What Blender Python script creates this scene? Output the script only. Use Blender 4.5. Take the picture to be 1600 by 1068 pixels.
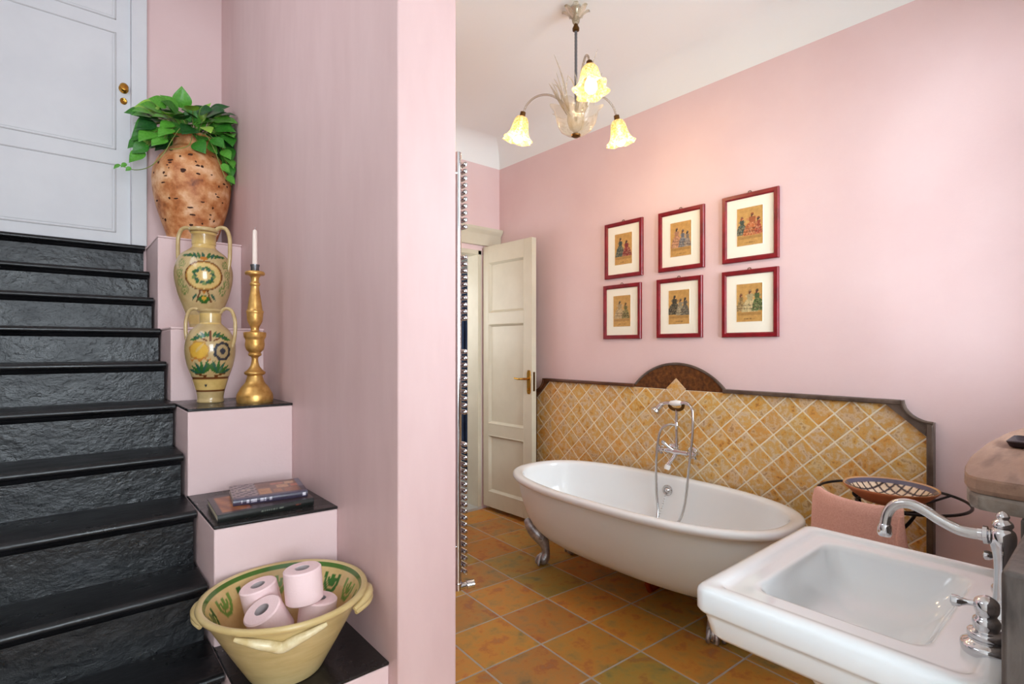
import bpy, bmesh, math, random
from math import sin, cos, pi, radians, sqrt, atan2, exp, hypot
from mathutils import Vector, Matrix
random.seed(7)
S = bpy.context.scene
COL = S.collection
for o in list(bpy.data.objects): bpy.data.objects.remove(o)

# ------------------------------------------------------------------ camera, sky, lamps, exposure
cd = bpy.data.cameras.new('camera'); cam = bpy.data.objects.new('camera', cd); COL.objects.link(cam)
cam.location = (0, 0, 1.28); cam.rotation_euler = (pi/2, 0, -0.7052)
cd.sensor_width = 36.0; cd.lens = 825.84*36/1600; cd.shift_y = 0.0063; cd.clip_start = 0.02
S.camera = cam
w = bpy.data.worlds.new('sky'); S.world = w; w.use_nodes = True
w.node_tree.nodes['Background'].inputs[0].default_value = (0.75, 0.85, 1.0, 1)
w.node_tree.nodes['Background'].inputs[1].default_value = 1.2
def area(name, loc, rot, sx, sy, power, col):
    l = bpy.data.lights.new(name, 'AREA'); l.shape = 'RECTANGLE'; l.size = sx; l.size_y = sy
    l.energy = power; l.color = col
    o = bpy.data.objects.new(name, l); COL.objects.link(o); o.location = loc; o.rotation_euler = rot
    return o
SXW = -0.85
# daylight standing in the window openings (first two), then two added fills
area('window_daylight', (2.12, -0.10, 1.80), (-pi/2, 0, pi), 0.98, 1.50, 66, (0.84, 0.93, 1.0))
area('hall_daylight', (-0.1, -2.48, 1.65), (-pi/2, 0, pi), 1.5, 1.7, 140, (0.86, 0.94, 1.0))
area('stair_fill', (SXW-0.06, 1.9, 2.95), (0, -pi/2, 0), 1.1, 1.3, 13, (0.90, 0.95, 1.0))  # added lamp in an invented opening, brightens the stairs and upper door
area('corridor_fill', (1.72, 4.0, 1.6), (0, -pi/2, 0), 0.8, 1.4, 16, (0.95, 0.97, 1.0))  # added fill with no window behind it, lifts the dark corridor and curtain
S.view_settings.view_transform = 'Standard'; S.view_settings.look = 'None'
S.view_settings.exposure = 0.14; S.view_settings.gamma = 1.0; S.view_settings.use_curve_mapping = False
BULB_W = 3.6

# ------------------------------------------------------------------ colours and materials
def lin(c):
    c /= 255.0
    return c/12.92 if c <= 0.04045 else ((c+0.055)/1.055)**2.4
def C(r, g, b): return (lin(r), lin(g), lin(b), 1.0)
def mix(a, b, t): return tuple(a[i]*(1-t)+b[i]*t for i in range(3))+(1.0,)

def mat(name, col, rough=0.5, metal=0.0, col2=None, scale=8.0, bump=0.0, bscale=60.0, detail=4.0, spec=0.5, coat=0.0,
        stretch=None, lo=0.35, hi=0.65, attr=False, rand=0.0, trans=0.0, ior=1.45, rcol=None, rough2=None, bdist=0.004):
    m = bpy.data.materials.new(name); m.use_nodes = True
    nt = m.node_tree; N = nt.nodes; L = nt.links; b = N['Principled BSDF']
    b.inputs['Base Color'].default_value = col; b.inputs['Roughness'].default_value = rough
    b.inputs['Metallic'].default_value = metal; b.inputs['Specular IOR Level'].default_value = spec
    b.inputs['Coat Weight'].default_value = coat; b.inputs['Coat Roughness'].default_value = 0.06
    b.inputs['Transmission Weight'].default_value = trans; b.inputs['IOR'].default_value = ior
    tc = N.new('ShaderNodeTexCoord'); vec = tc.outputs['Object']
    if rand:
        oi = N.new('ShaderNodeObjectInfo'); sc = N.new('ShaderNodeVectorMath'); sc.operation = 'SCALE'
        cx = N.new('ShaderNodeCombineXYZ')
        for i, k in enumerate((37.0, 91.0, 53.0)):
            mm = N.new('ShaderNodeMath'); mm.operation = 'MULTIPLY'; mm.inputs[1].default_value = k
            L.new(oi.outputs['Random'], mm.inputs[0]); L.new(mm.outputs[0], cx.inputs[i])
        ad = N.new('ShaderNodeVectorMath'); ad.operation = 'ADD'
        L.new(vec, ad.inputs[0]); L.new(cx.outputs[0], ad.inputs[1]); vec = ad.outputs[0]
    if stretch:
        mp = N.new('ShaderNodeMapping'); mp.inputs['Scale'].default_value = stretch
        L.new(vec, mp.inputs['Vector']); vec = mp.outputs[0]
    base = None
    if attr:
        at = N.new('ShaderNodeAttribute'); at.attribute_name = 'Col'; base = at.outputs['Color']
    def noise(s, d):
        n = N.new('ShaderNodeTexNoise'); n.inputs['Scale'].default_value = s; n.inputs['Detail'].default_value = d
        n.inputs['Roughness'].default_value = 0.6
        L.new(vec, n.inputs['Vector']); return n
    if col2 is not None:
        n = noise(scale, detail); rmp = N.new('ShaderNodeValToRGB')
        cols = col2 if isinstance(col2, list) else [col2]
        e = rmp.color_ramp.elements
        seq = [col]+cols
        e[0].position = lo; e[0].color = seq[0]; e[1].position = hi; e[1].color = seq[-1]
        for i in range(1, len(seq)-1):
            x = e.new(lo+(hi-lo)*i/(len(seq)-1)); x.color = seq[i]
        L.new(n.outputs['Fac'], rmp.inputs['Fac'])
        if base is not None:
            mx = N.new('ShaderNodeMix'); mx.data_type = 'RGBA'; mx.blend_type = 'MULTIPLY'; mx.inputs[0].default_value = 1.0
            L.new(base, mx.inputs[6]); L.new(rmp.outputs[0], mx.inputs[7]); base = mx.outputs[2]
        else: base = rmp.outputs[0]
        if rough2 is not None:
            mr = N.new('ShaderNodeMapRange'); mr.inputs['From Min'].default_value = lo; mr.inputs['From Max'].default_value = hi
            mr.inputs['To Min'].default_value = rough; mr.inputs['To Max'].default_value = rough2
            L.new(n.outputs['Fac'], mr.inputs['Value']); L.new(mr.outputs[0], b.inputs['Roughness'])
    if rand and rcol:
        rr = N.new('ShaderNodeValToRGB'); e = rr.color_ramp.elements
        e[0].position = 0; e[0].color = rcol[0]; e[1].position = 1; e[1].color = rcol[-1]
        for i in range(1, len(rcol)-1):
            x = e.new(i/(len(rcol)-1)); x.color = rcol[i]
        L.new(oi.outputs['Random'], rr.inputs['Fac'])
        mx = N.new('ShaderNodeMix'); mx.data_type = 'RGBA'; mx.blend_type = 'MULTIPLY'; mx.inputs[0].default_value = rand
        L.new(base, mx.inputs[6]) if base is not None else None
        if base is None: mx.inputs[6].default_value = col
        L.new(rr.outputs[0], mx.inputs[7]); base = mx.outputs[2]
    if base is not None: L.new(base, b.inputs['Base Color'])
    if bump:
        n2 = noise(bscale, 5.0); bp = N.new('ShaderNodeBump'); bp.inputs['Strength'].default_value = bump
        bp.inputs['Distance'].default_value = bdist
        L.new(n2.outputs['Fac'], bp.inputs['Height']); L.new(bp.outputs[0], b.inputs['Normal'])
    return m

PINK = C(231, 204, 202)
M = {}
M['pink'] = mat('pink_paint', PINK, 0.62, col2=C(227, 198, 196), scale=2.2, bump=0.12, bscale=90, spec=0.35)
M['lime'] = mat('pink_limewash', C(222, 190, 187), 0.5, col2=C(212, 178, 175), scale=5.0, stretch=(1, 1, 0.25), bump=0.15, bscale=40, lo=0.3, hi=0.7, spec=0.5)
M['ceil'] = mat('ceiling_paint', C(238, 238, 235), 0.8, bump=0.05)
M['hallpaint'] = mat('hall_paint', C(238, 238, 236), 0.8, bump=0.05)
M['corr'] = mat('corridor_paint', C(206, 208, 206), 0.7, bump=0.05)
M['cream'] = mat('cream_door_paint', C(212, 204, 182), 0.42, col2=C(203, 194, 171), scale=3, bump=0.08, bscale=30)
M['whitedoor'] = mat('white_door_paint', C(226, 228, 230), 0.45, col2=C(220, 222, 225), scale=3, bump=0.05, bscale=30)
M['groove'] = mat('door_moulding_paint', C(205, 205, 206), 0.5, bump=0.03)
M['black'] = mat('black_tread_paint', C(14, 14, 16), 0.24, col2=C(22, 22, 25), scale=7, bump=0.35, bscale=28, detail=8, rough2=0.42, stretch=(0.6, 1, 1))
M['riser'] = mat('black_riser_paint', C(13, 14, 16), 0.24, col2=[C(18, 20, 23), C(30, 33, 37)], scale=8, bump=0.85, bscale=26, detail=10, rough2=0.40, stretch=(0.8, 1, 1), lo=0.3, hi=0.72, bdist=0.006)
M['scuffed'] = mat('scuffed_black_paint', C(34, 31, 31), 0.22, col2=[C(40, 37, 37), C(60, 56, 55)], scale=7, bump=0.25, bscale=30, detail=10, lo=0.42, hi=0.8, rough2=0.4)
M['grout'] = mat('grey_grout', C(178, 170, 162), 0.85, bump=0.2, bscale=120)
M['slate'] = mat('ochre_slate', C(142, 136, 106), 0.34, col2=[C(182, 158, 106), C(202, 164, 98), C(210, 162, 90), C(192, 134, 86), C(178, 150, 128)], scale=11, detail=14, bump=0.5,
                 bscale=22, lo=0.30, hi=0.72, rand=1.0, rcol=[C(248, 236, 200), C(250, 214, 170), C(206, 216, 176), C(252, 186, 126), C(246, 234, 184), C(222, 206, 190), C(238, 190, 160), C(228, 226, 186), C(250, 220, 176)], rough2=0.5)
M['marble'] = mat('pale_marble', C(205, 203, 196), 0.35, col2=C(185, 184, 178), scale=6, detail=8)
M['sgrout'] = mat('cream_grout', C(244, 234, 210), 0.8, bump=0.15, bscale=150)
M['travertine'] = mat('honey_travertine', C(184, 150, 110), 0.38, col2=[C(222, 204, 176), C(210, 174, 116), C(220, 172, 92), C(174, 122, 66)], scale=30, detail=12, bump=0.4, bscale=70,
                      lo=0.34, hi=0.68, rand=1.0, rcol=[C(255, 246, 235), C(255, 252, 240), C(255, 226, 176), C(246, 238, 232), C(255, 246, 214), C(242, 232, 220), C(255, 236, 210), C(255, 248, 236)])
M['walnut'] = mat('dark_walnut', C(66, 38, 22), 0.33, col2=C(98, 58, 32), scale=14, detail=7, stretch=(1, 1, 4), bump=0.15, bscale=60)
M['medal'] = mat('brown_marble', C(70, 40, 18), 0.25, col2=[C(98, 58, 24), C(126, 78, 34)], scale=38, detail=9, lo=0.35, hi=0.7)
M['edgewood'] = mat('grey_brown_moulding', C(72, 56, 46), 0.36, col2=C(104, 88, 76), scale=12, detail=6, bump=0.15)
M['enamel'] = mat('white_enamel', C(238, 240, 240), 0.09, coat=0.5)
M['tubout'] = mat('painted_cast_iron', C(230, 234, 231), 0.30, bump=0.03, bscale=20)
M['ceramic'] = mat('white_ceramic', C(238, 242, 244), 0.08, coat=0.6)
M['chrome'] = mat('chrome', C(215, 215, 218), 0.09, 1.0)
M['satin'] = mat('satin_chrome', C(205, 204, 204), 0.15, 1.0)
M['clawm'] = mat('worn_nickel', C(204, 202, 204), 0.40, 0.8, col2=C(150, 148, 152), scale=30, bump=0.4, bscale=45)
M['copper'] = mat('copper', C(196, 96, 62), 0.3, 1.0)
M['porcelain'] = mat('white_porcelain', C(242, 240, 236), 0.12)
M['brass'] = mat('brass', C(190, 142, 62), 0.2, 1.0)
M['darkbrass'] = mat('aged_brass', C(96, 66, 30), 0.35, 0.8)
M['gilt'] = mat('gilt_wood', C(222, 176, 104), 0.36, 0.7, col2=[C(200, 150, 80), C(150, 104, 52)], scale=26, detail=8, lo=0.4, hi=0.8, bump=0.25, bscale=50)
M['pewter'] = mat('pewter', C(120, 122, 126), 0.35, 0.9)
M['wax'] = mat('ivory_wax', C(244, 226, 214), 0.5, spec=0.4)
M['terracotta'] = mat('old_terracotta', C(236, 190, 148), 0.5, col2=[C(214, 152, 100), C(186, 112, 60), C(120, 64, 34)], scale=13, detail=12, bump=0.7, bscale=24, lo=0.34, hi=0.72)
M['soil'] = mat('potting_soil', C(52, 38, 28), 0.95, bump=0.8, bscale=80)
M['glaze'] = mat('painted_glaze', C(255, 255, 255), 0.16, col2=C(232, 226, 212), scale=16, detail=6, attr=True, coat=0.4, bump=0.05, bscale=25)
M['glazeplain'] = mat('tan_glaze', C(206, 180, 128), 0.18, col2=C(190, 160, 108), scale=22, coat=0.4, bump=0.15, bscale=30)
M['bowlout'] = mat('straw_glaze', C(214, 190, 136), 0.28, col2=C(198, 172, 116), scale=7, stretch=(1, 1, 6), bump=0.25, bscale=25, coat=0.2)
M['lugcream'] = mat('cream_slip', C(232, 218, 180), 0.25, col2=C(206, 182, 130), scale=25, bump=0.2, bscale=40)
M['printed'] = mat('printed_card', C(255, 255, 255), 0.5, col2=C(232, 228, 222), scale=60, attr=True)
M['bookcover'] = mat('laminated_book_jacket', C(255, 255, 255), 0.35, attr=True, coat=0.15, col2=C(225, 220, 215), scale=50)
M['pages'] = mat('book_pages', C(214, 204, 178), 0.8, col2=C(190, 180, 152), scale=60, stretch=(0.1, 0.1, 6))
M['redframe'] = mat('red_lacquer', C(134, 10, 26), 0.34, col2=C(106, 6, 18), scale=20, coat=0.15)
M['matboard'] = mat('cream_mount_board', C(244, 240, 222), 0.7, bump=0.03)
M['roll'] = mat('pink_tissue', C(252, 220, 220), 0.9, bump=0.25, bscale=140, spec=0.2)
M['core'] = mat('grey_card', C(186, 172, 172), 0.9)
M['iron'] = mat('black_iron', C(30, 24, 24), 0.45, 0.5, bump=0.15, bscale=60)
M['towel'] = mat('dusty_pink_terry', C(238, 190, 174), 0.95, col2=C(226, 170, 154), scale=180, bump=0.9, bscale=420, spec=0.1, bdist=0.003)
M['dishglaze'] = mat('dish_glaze', C(255, 255, 255), 0.14, attr=True, coat=0.4, col2=C(240, 236, 230), scale=30)
M['clay'] = mat('orange_clay', C(206, 134, 92), 0.6, col2=C(190, 116, 74), scale=14, bump=0.15)
M['oldwood'] = mat('weathered_wood', C(152, 118, 98), 0.5, col2=[C(168, 134, 112), C(122, 92, 78)], scale=9, detail=9, stretch=(0.25, 1.6, 1.6), bump=0.3, bscale=40)
M['greywood'] = mat('grey_stained_wood', C(78, 70, 66), 0.45, col2=[C(98, 90, 85), C(62, 56, 54)], scale=11, detail=9, stretch=(1.4, 1.4, 0.4), bump=0.35, bscale=40)
M['greywood2'] = mat('grey_limed_wood', C(142, 128, 116), 0.5, col2=[C(160, 150, 138), C(112, 100, 90)], scale=11, detail=9, stretch=(0.4, 1.4, 1.4), bump=0.35, bscale=40)
M['darkresin'] = mat('dark_glazed_clay', C(48, 36, 40), 0.4)
M['navy'] = mat('navy_cloth', C(70, 88, 120), 0.9, col2=C(56, 70, 98), scale=12, bump=0.3, bscale=120)
M['winframe'] = mat('white_window_paint', C(232, 232, 230), 0.5)

def leafmat(name, c, c2):
    m = mat(name, c, 0.32, col2=c2, scale=9, lo=0.4, hi=0.75, bump=0.1, bscale=30)
    m.node_tree.nodes['Principled BSDF'].inputs['Subsurface Weight'].default_value = 0.0
    return m
LEAVES = [leafmat('leaf_deep_green', C(48, 116, 36), C(74, 142, 50)), leafmat('leaf_green', C(80, 154, 46), C(106, 176, 66)),
          leafmat('leaf_lime', C(140, 190, 66), C(168, 208, 92)), leafmat('leaf_dark', C(30, 78, 36), C(48, 104, 42))]
M['stem'] = mat('vine_stem', C(150, 160, 84), 0.5, col2=C(110, 136, 60), scale=20)

def glassmat(name, col, fac_t, rough=0.12, bump=0.4, bscale=70, translucent=None):
    m = bpy.data.materials.new(name); m.use_nodes = True
    nt = m.node_tree; N = nt.nodes; L = nt.links
    for n in list(N): N.remove(n)
    out = N.new('ShaderNodeOutputMaterial'); tr = N.new('ShaderNodeBsdfTransparent'); tr.inputs[0].default_value = col
    gl = N.new('ShaderNodeBsdfGlossy'); gl.inputs['Roughness'].default_value = rough; gl.inputs[0].default_value = (1, 1, 1, 1)
    tc = N.new('ShaderNodeTexCoord'); n = N.new('ShaderNodeTexNoise'); n.inputs['Scale'].default_value = bscale; n.inputs['Detail'].default_value = 3
    L.new(tc.outputs['Object'], n.inputs['Vector'])
    bp = N.new('ShaderNodeBump'); bp.inputs['Strength'].default_value = bump; bp.inputs['Distance'].default_value = 0.01
    L.new(n.outputs['Fac'], bp.inputs['Height']); L.new(bp.outputs[0], gl.inputs['Normal'])
    fr = N.new('ShaderNodeLayerWeight'); fr.inputs[0].default_value = 0.35; L.new(bp.outputs[0], fr.inputs['Normal'])
    mx = N.new('ShaderNodeMixShader'); L.new(fr.outputs['Fresnel'], mx.inputs[0]); L.new(tr.outputs[0], mx.inputs[1]); L.new(gl.outputs[0], mx.inputs[2])
    res = mx.outputs[0]
    if translucent:
        tl = N.new('ShaderNodeBsdfTranslucent'); df = N.new('ShaderNodeBsdfDiffuse')
        rmp = N.new('ShaderNodeValToRGB'); rmp.color_ramp.elements[0].position = 0.38; rmp.color_ramp.elements[1].position = 0.62
        rmp.color_ramp.elements[0].color = translucent[0]; rmp.color_ramp.elements[1].color = translucent[1]
        L.new(n.outputs['Fac'], rmp.inputs['Fac']); L.new(rmp.outputs[0], tl.inputs[0]); L.new(rmp.outputs[0], df.inputs[0])
        m1 = N.new('ShaderNodeMixShader'); m1.inputs[0].default_value = 0.3
        L.new(tl.outputs[0], m1.inputs[1]); L.new(df.outputs[0], m1.inputs[2])
        m2 = N.new('ShaderNodeMixShader'); m2.inputs[0].default_value = fac_t
        L.new(res, m2.inputs[1]); L.new(m1.outputs[0], m2.inputs[2]); res = m2.outputs[0]
    L.new(res, out.inputs[0]); return m
M['shade'] = glassmat('amber_bubble_glass', (1.0, 0.92, 0.7, 1), 0.72, translucent=(C(222, 174, 84), C(254, 236, 184)), bscale=110)
M['clear'] = glassmat('clear_cast_glass', (0.96, 0.94, 0.88, 1), 0.22, translucent=(C(226, 214, 182), C(246, 240, 226)), bscale=60, rough=0.08)
M['armglass'] = glassmat('clear_glass_tube', (0.95, 0.93, 0.89, 1), 0.25, translucent=(C(190, 176, 160), C(214, 204, 190)), bscale=40, rough=0.08)
M['pane'] = glassmat('window_glass', (0.98, 0.99, 1, 1), 0.0, bump=0.0, rough=0.02)
mb_ = bpy.data.materials.new('lit_bulb'); mb_.use_nodes = True
_b = mb_.node_tree.nodes['Principled BSDF']; _b.inputs['Emission Color'].default_value = (1.0, 0.80, 0.48, 1); _b.inputs['Emission Strength'].default_value = 4.2
M['bulb'] = mb_

# ------------------------------------------------------------------ mesh helpers
ROOT = {}
class MB:
    def __init__(s): s.v = []; s.f = []; s.c = None
    def box(s, x0, x1, y0, y1, z0, z1):
        b = len(s.v); s.v += [(x, y, z) for x in (x0, x1) for y in (y0, y1) for z in (z0, z1)]
        s.f += [tuple(b+i for i in q) for q in ((0, 1, 3, 2), (4, 6, 7, 5), (0, 4, 5, 1), (2, 3, 7, 6), (0, 2, 6, 4), (1, 5, 7, 3))]
        return s
    def loft(s, rings, cap0=True, cap1=True, closed=False):
        n = len(rings[0]); b = len(s.v)
        for r in rings: s.v += [tuple(p) for p in r]
        R = len(rings)
        for i in range(R if closed else R-1):
            for j in range(n):
                a = b+i*n+j; a2 = b+i*n+(j+1) % n; c = b+((i+1) % R)*n+j; c2 = b+((i+1) % R)*n+(j+1) % n
                s.f.append((a, a2, c2, c))
        if not closed:
            if cap0: s.f.append(tuple(b+j for j in range(n-1, -1, -1)))
            if cap1: s.f.append(tuple(b+(R-1)*n+j for j in range(n)))
        return s
    def tube(s, pts, r, n=10, caps=True, closed=False):
        pts = [Vector(p) for p in pts]; k = len(pts)
        if not isinstance(r, (list, tuple)): r = [r]*k
        T = []
        for i in range(k):
            a = pts[(i-1) % k] if (closed or i > 0) else pts[i]; c = pts[(i+1) % k] if (closed or i < k-1) else pts[i]
            t = c-a; T.append(t.normalized() if t.length > 1e-9 else Vector((0, 0, 1)))
        u = T[0].orthogonal().normalized(); rings = []
        for i in range(k):
            u = (u-T[i]*u.dot(T[i])); u = u.normalized() if u.length > 1e-6 else T[i].orthogonal().normalized()
            w_ = T[i].cross(u)
            rings.append([pts[i]+(u*cos(2*pi*j/n)+w_*sin(2*pi*j/n))*r[i] for j in range(n)])
        return s.loft(rings, caps, caps, closed)
    def lathe(s, prof, cx=0, cy=0, n=32, m=None, cap=True):
        rings = []
        for r, z in prof:
            ring = [Vector((cx+r*cos(2*pi*j/n), cy+r*sin(2*pi*j/n), z)) for j in range(n)]
            if m is not None: ring = [m @ p for p in ring]
            rings.append(ring)
        return s.loft(rings, cap, cap)
    def ball(s, c, r, n=12, k=8, sz=1.0):
        return s.lathe([(max(1e-4, r*sin(pi*i/k)), c[2]-r*sz*cos(pi*i/k)) for i in range(k+1)], c[0], c[1], n)
    def prism(s, poly, ax, d0, d1):
        def P(a, b_, d): return (d, a, b_) if ax == 'x' else ((a, d, b_) if ax == 'y' else (a, b_, d))
        return s.loft([[P(a, b_, d0) for a, b_ in poly], [P(a, b_, d1) for a, b_ in poly]])
    def build(s, name, m, parent=None, bevel=0.0, smooth=True, angle=38, seg=2, origin=None):
        me = bpy.data.meshes.new(name)
        off = Vector(origin) if origin is not None else (ROOT[parent.name] if parent is not None else Vector((0, 0, 0)))
        if parent is None and origin is None:
            xs = [p[0] for p in s.v]; ys = [p[1] for p in s.v]; zs = [p[2] for p in s.v]
            off = Vector(((min(xs)+max(xs))/2, (min(ys)+max(ys))/2, min(zs)))
        me.from_pydata([tuple(Vector(p)-off) for p in s.v], [], s.f)
        bm = bmesh.new(); bm.from_mesh(me); bmesh.ops.recalc_face_normals(bm, faces=bm.faces)
        for e in bm.edges:
            e.smooth = len(e.link_faces) == 2 and e.calc_face_angle(3) < radians(angle)
        for f_ in bm.faces: f_.smooth = smooth
        bm.to_mesh(me); bm.free()
        if s.c:
            ca = me.color_attributes.new('Col', 'FLOAT_COLOR', 'POINT')
            ca.data.foreach_set('color', [x for c in s.c for x in c])
        me.materials.append(m)
        o = bpy.data.objects.new(name, me); COL.objects.link(o)
        if parent is not None:
            o.parent = parent; ROOT[o.name] = off
            if origin is not None: o.location = off-ROOT[parent.name]
        else: o.location = off; ROOT[o.name] = off
        if bevel:
            bv = o.modifiers.new('bevel', 'BEVEL'); bv.width = bevel; bv.segments = seg; bv.limit_method = 'ANGLE'; bv.angle_limit = radians(40)
            bv.harden_normals = False
        return o
def tag(o, label, cat, group=None, kind=None):
    o['label'] = label; o['category'] = cat
    if group: o['group'] = group
    if kind: o['kind'] = kind
    return o
def thing(name, loc, label, cat, group=None):
    o = bpy.data.objects.new(name, None); COL.objects.link(o); o.location = loc; o.empty_display_size = 0.05
    ROOT[o.name] = Vector(loc); return tag(o, label, cat, group)
def struct(o, label=None):
    o['kind'] = 'structure'
    if label: o['label'] = label
    return o
def sempty(name, loc, label):
    o = bpy.data.objects.new(name, None); COL.objects.link(o); o.location = loc; o.empty_display_size = 0.05
    ROOT[o.name] = Vector(loc); return struct(o, label)
def spline(P, n=8, closed=False):
    P = [Vector(p) for p in P]; k = len(P); out = []
    for i in range(k if closed else k-1):
        if closed: a, b, c, d = P[(i-1) % k], P[i], P[(i+1) % k], P[(i+2) % k]
        else: a, b, c, d = P[max(i-1, 0)], P[i], P[i+1], P[min(i+2, k-1)]
        for j in range(n):
            t = j/n
            out.append(0.5*((2*b)+(c-a)*t+(2*a-5*b+4*c-d)*t*t+(3*b-a-3*c+d)*t**3))
    if not closed: out.append(P[-1])
    return out
def sprof(P, n=6):
    return [(max(1e-4, q.x), q.y) for q in spline([(a, b, 0) for a, b in P], n)]
def clip(poly, inside, inter):
    out = []
    for i in range(len(poly)):
        a, b = poly[i-1], poly[i]
        ia, ib = inside(a), inside(b)
        if ib:
            if not ia: out.append(inter(a, b))
            out.append(b)
        elif ia: out.append(inter(a, b))
    return out
def clip_half(poly, nx, ny, d):            # keep nx*x+ny*y <= d
    if not poly: return poly
    f_ = lambda p: nx*p[0]+ny*p[1]-d
    return clip(poly, lambda p: f_(p) <= 1e-9, lambda a, b: tuple(a[k]+(b[k]-a[k])*f_(a)/(f_(a)-f_(b)) for k in (0, 1)))
def area2(p): return abs(sum(p[i-1][0]*p[i][1]-p[i][0]*p[i-1][1] for i in range(len(p))))/2

# ------------------------------------------------------------------ room shell
W = 2.74; YF = 3.378; YS = 3.705; ZC = 2.748; ZT = 2.92; XP = 0.761; XQ = 0.97; YE = 1.417; SX0 = -0.85; YR = -2.5
struct(MB().box(SX0-0.1, W+0.12, YR-0.1, YS+0.1, -0.10, -0.0022).build('floor', M['grout']), 'ochre slate floor tiles with grey joints')
FL = bpy.data.objects['floor']; ROOT['floor'] = FL.location.copy()
tile_shared = None
tl, rot = 0.298, -0.0473
cr, sr = cos(rot), sin(rot)
hh = tl/2-0.0046
for i in range(-8, 7):
    for j in range(-9, 8):
        cx = 1.5963+tl*((i+.5)*cr-(j+.5)*sr); cy = 1.9611+tl*((i+.5)*sr+(j+.5)*cr)
        if not (-0.5 < cx < W+0.2 and -0.5 < cy < YF+0.2): continue
        if cx < XP and cy > 1.3: continue
        poly = [(cx+a*cr-b*sr, cy+a*sr+b*cr) for a, b in ((-hh, -hh), (hh, -hh), (hh, hh), (-hh, hh))]
        x0 = XQ if cy > YE else -0.6
        p2 = poly
        for h in ((1, 0, W-0.002), (-1, 0, -(x0+0.002)), (0, 1, YF-0.002)): p2 = clip_half(p2, *h)
        if len(p2) < 3 or area2(p2) < 4e-4: continue
        whole = abs(area2(p2)-area2(poly)) < 1e-6
        if whole and tile_shared is not None:
            o = bpy.data.objects.new('floor_tile', tile_shared); COL.objects.link(o)
            o.parent = FL; o.location = Vector((cx, cy, 0))-ROOT['floor']
        else:
            q = [(a-cx, b-cy) for a, b in p2]
            k_ = lambda s_, z: [(a*s_, b*s_, z) for a, b in q]
            mbx = MB().loft([k_(1, -0.006), k_(1, -0.0015), k_(0.985, 0.0)])
            o = mbx.build('floor_tile', M['slate'], FL, origin=(0, 0, 0), angle=20)
            o.location = Vector((cx, cy, 0))-ROOT['floor']
            if whole: tile_shared = o.data
# walls
struct(MB().box(W, W+0.12, -0.12, YF+0.14, -0.1, ZC+0.2).build('wall_right', M['pink'], smooth=False), 'plain pink plaster wall behind the bath')
pw = MB(); pw.box(XP, XQ, YE, YS, -0.1, 4.0); struct(pw.build('wall_partition', M['lime'], bevel=0.006, seg=3), 'pink partition wall beside the stairs')
# far bathroom wall with door opening
DX0, DX1, DH = 1.86, 2.553, 2.06
fw_ = MB(); fw_.box(XQ, DX0, YF, YF+0.14, -0.1, ZC+0.2); fw_.box(DX1, W, YF, YF+0.14, -0.1, ZC+0.2); fw_.box(DX0, DX1, YF, YF+0.14, DH, ZC+0.2)
struct(fw_.build('wall_far', M['pink'], smooth=False), 'pink wall with the open doorway')
# stair end wall with door opening
UX0, UX1, UZ = -0.55, 0.302, 1.868
sw = MB(); sw.box(UX1, XP+0.02, YS, YS+0.12, -0.1, 4.0); sw.box(SX0-0.1, UX0, YS, YS+0.12, -0.1, 4.0); sw.box(UX0, UX1, YS, YS+0.12, UZ+2.1, 4.0); sw.box(UX0, UX1, YS+0.06, YS+0.12, -0.1, UZ-0.03)
struct(sw.build('wall_stairs', M['pink'], smooth=False), 'pink end wall at the head of the stairs')
lw = MB(); lw.box(SX0-0.1, SX0, YR, 1.2, -0.1, 4.0); lw.box(SX0-0.1, SX0, 2.6, YS, -0.1, 4.0); lw.box(SX0-0.1, SX0, 1.2, 2.6, -0.1, 2.35); lw.box(SX0-0.1, SX0, 1.2, 2.6, 3.55, 4.0)
w3 = sempty('added_stair_window', (SX0, 1.9, 2.35), 'added high window on the left, unseen, lighting the stairs')  # opening and frame added to carry the stair fill lamp
f3 = MB()
for b in ((1.2, 1.25, 2.35, 3.55), (2.55, 2.6, 2.35, 3.55), (1.2, 2.6, 2.35, 2.4), (1.2, 2.6, 3.5, 3.55), (1.87, 1.93, 2.35, 3.55)): f3.box(SX0-.04, SX0-.005, *b)
f3.build('window_frame', M['winframe'], w3)
struct(lw.build('wall_left', M['hallpaint'], smooth=False), 'wall along the left of the stairs')
# near wall beside the camera with window 1
nw = MB(); X0w, X1w, Z0w, Z1w = 1.63, 2.61, 1.05, 2.55
for b in ((0.93, X0w, -0.1, ZT), (X1w, W, -0.1, ZT), (X0w, X1w, -0.1, Z0w), (X0w, X1w, Z1w, ZT)): nw.box(b[0], b[1], -0.12, 0.0, b[2], b[3])
struct(nw.build('wall_near', M['hallpaint'], smooth=False), 'white window wall beside the washbasin')  # unseen side, kept white to cut the pink bounce light
def window(name, x0, x1, y, z0, z1, label):
    r = sempty(name, ((x0+x1)/2, y, z0), label)
    fr = MB()
    for b in ((x0, x0+.05, z0, z1), (x1-.05, x1, z0, z1), (x0, x1, z0, z0+.05), (x0, x1, z1-.05, z1), ((x0+x1)/2-.05, (x0+x1)/2+.05, z0, z1), (x0, x1, z0+(z1-z0)*.68, z0+(z1-z0)*.68+.035)):
        fr.box(b[0], b[1], y-.02, y+.02, b[2], b[3])
    fr.build('window_frame', M['winframe'], r)
    for k in (0, 1):
        xa = x0+.05 if k == 0 else (x0+x1)/2+.05
        MB().box(xa, xa+(x1-x0)/2-.1, y-.003, y+.003, z0+.05, z1-.05).build('pane', M['pane'], r)
window('window_1', X0w, X1w, -0.06, Z0w, Z1w, 'white casement window above the wooden shelf')
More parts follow.
